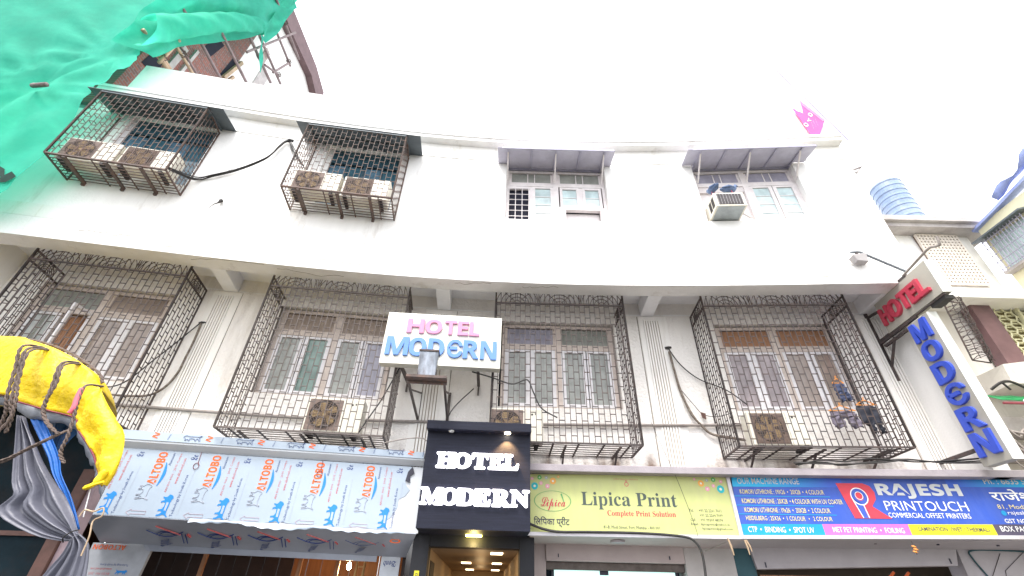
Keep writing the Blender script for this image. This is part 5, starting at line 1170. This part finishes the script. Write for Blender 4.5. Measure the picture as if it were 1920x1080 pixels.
q = MB().tube(smoothline([(8.95, 7.8, 5.02), (9.1, 7.7, 5.12), (9.3, 7.7, 5.14), (9.5, 7.7, 5.02)]), .025, 6).tube([(9.12, 7.7, 5.12), (9.2, 7.7, 4.98)], .02, 6).build('bent_lamp_arm', m_cable); tag(q, 'black bent lamp arm in front of the beige wall beside the green awning', 'lamp arm')
t = wthing('green_awning', 'strip of bright green awning at the frame edge beside the MODERN sign', 'awning', (9.6, 7.9, 4.75))
MB().grid([[(8.86+k*.1, 7.9-.12*j+.01*math.sin(k*2.0), 4.94-.09*j+.008*math.sin(k*1.7)) for j in range(3)] for k in range(26)]).build('sheet', m_greenaw, t, True, smooth=True, solid=.006)
MB().tube([(8.84, 7.64, 4.70), (11.4, 7.64, 4.72)], .022, 6).build('front_rail', M('rail_maroon', (.25, .05, .07), .5), t, True)
MB().bar((9.2, 7.6, 4.72), (9.9, 7.85, 5.15), .04).build('strut', m_oldwhite, t, True)
c = MB(); random.seed(11)
for k in range(9):
    x0 = 8.55+random.uniform(-.05, .25); z0 = 4.15+random.uniform(-.4, .3)
    c.tube(smoothline([(x0, 7.75, z0), (x0+.15, 7.7+random.uniform(-.1, .1), z0-.2+random.uniform(-.15, .1)), (x0+.35, 7.75, z0-.25+random.uniform(-.2, .2)), (x0+.8, 7.8, z0-.1+random.uniform(-.3, .3))]), random.choice((.012, .018, .024)), 6)
tag(c.build('cable_tangle', m_pipe, smooth=True), 'tangle of grey pipes and cables beside the foot of the MODERN sign', 'cables')
t = wthing('water_tank', 'ribbed blue black plastic water tank on the neighbour roof', 'water tank', (10.60, 8.75, 9.70))
pr = []
for k in range(10):
    for dz, r_ in ((0, .37), (.11, .37), (.12, .385), (.165, .385), (.18, .37)): pr.append((k*.185+dz, r_))
pr = [(0, .36)]+pr+[(1.86, .36), (1.90, .26), (1.92, .17)]
MB().tube([(0, 0, a) for a, b in pr], [b for a, b in pr], 28).build('shell', m_tank, t, smooth=False)
MB().tube([(0, 0, 1.91), (0, 0, 1.95)], .18, 20).build('lid', m_tank, t)
yb_ = wthing('yellow_house', 'pale yellow house side wall at the frame edge with caged window', 'house', (13, 5, 0))
MB().box(11.5, 17, -2, 8.15, 0, 9.45).build('wall', m_ybuild, yb_, True)
MB().hexa([(11.4, -2, 10.95), (11.6, -2, 10.95), (11.6, 8.2, 9.36), (11.4, 8.2, 9.36), (11.4, -2, 11.05), (11.6, -2, 11.05), (11.6, 8.2, 9.43), (11.4, 8.2, 9.43)]).build('eave', m_blutarp, yb_, True)
MB().grid([[(11.42-.06*j+.03*math.sin(k*1.3), 7.35-.12*k, 9.60+.035*k+.10*j*(.5+.5*math.sin(k*.9))) for j in range(3)] for k in range(14)]).build('roof_tarp', m_blutarp, yb_, True, smooth=True, solid=.01)
MB().box(11.30, 11.49, 7.10, 8.12, 8.0, 8.06).build('cage_floor', m_conc, yb_, True)
MB().hexa([(11.15, 7.0, 8.95), (11.5, 7.0, 9.05), (11.5, 8.2, 9.05), (11.15, 8.2, 8.95), (11.15, 7.0, 8.99), (11.5, 7.0, 9.10), (11.5, 8.2, 9.10), (11.15, 8.2, 8.99)]).build('canopy', m_sheet, yb_, True)
MB().box(11.47, 11.495, 7.15, 8.05, 8.1, 8.95).build('window', m_gl_blue, yb_, True)
q = MB()
for k in range(13): q.bar((11.28, 7.12+k*.08, 8.05), (11.28, 7.12+k*.08, 8.97), .014)
for k in range(5): q.bar((11.28, 7.1, 8.1+k*.2), (11.28, 8.12, 8.1+k*.2), .014)
q.build('cage_bars', m_awnrib, yb_, True)

# ------------------------------------------------------------------ lamps that are lit in the photograph
def light(kind, name, loc, energy, col, size=.1, rot=None, spot=None):
    l = bpy.data.lights.new(name, kind); l.energy = energy; l.color = col
    if kind == 'SPOT': l.spot_size = spot; l.spot_blend = .6; l.shadow_soft_size = size
    elif kind == 'POINT': l.shadow_soft_size = size
    o = bpy.data.objects.new(name, l); COL.objects.link(o); o.location = loc
    if rot: o.rotation_euler = rot
    return o
pm = fmat(-.45, -.1, 2.41)
light('SPOT', 'lip_spot', pm @ Vector((.44, -.13, 1.325)), 45, (1, .58, .22), .015, (R(16), 0, ang(-.45)), R(85))
light('POINT', 'underside_glow', pm @ Vector((0, .6, -.12)), 2.5, (1, .75, .3), .05)
for x, y_, e in ((.1, 2.0, 1.0), (.1, 4.2, 1.4), (.1, 6.4, 1.6)): light('POINT', 'hall_glow', pm @ Vector((x, y_, -.5)), e, (1, .66, .32), .08)
light('POINT', 'bulb_light', fmat(-3.7, -.6, 2.40) @ Vector((1.28, 1.6, -.45)), 6, (1, .58, .24), .04)
light('POINT', 'bulb_light', fmat(-3.7, -.6, 2.40) @ Vector((.6, 2.2, .1)), 2.5, (1, .58, .24), .06)  # second warm point light, no bulb is modelled at this spot
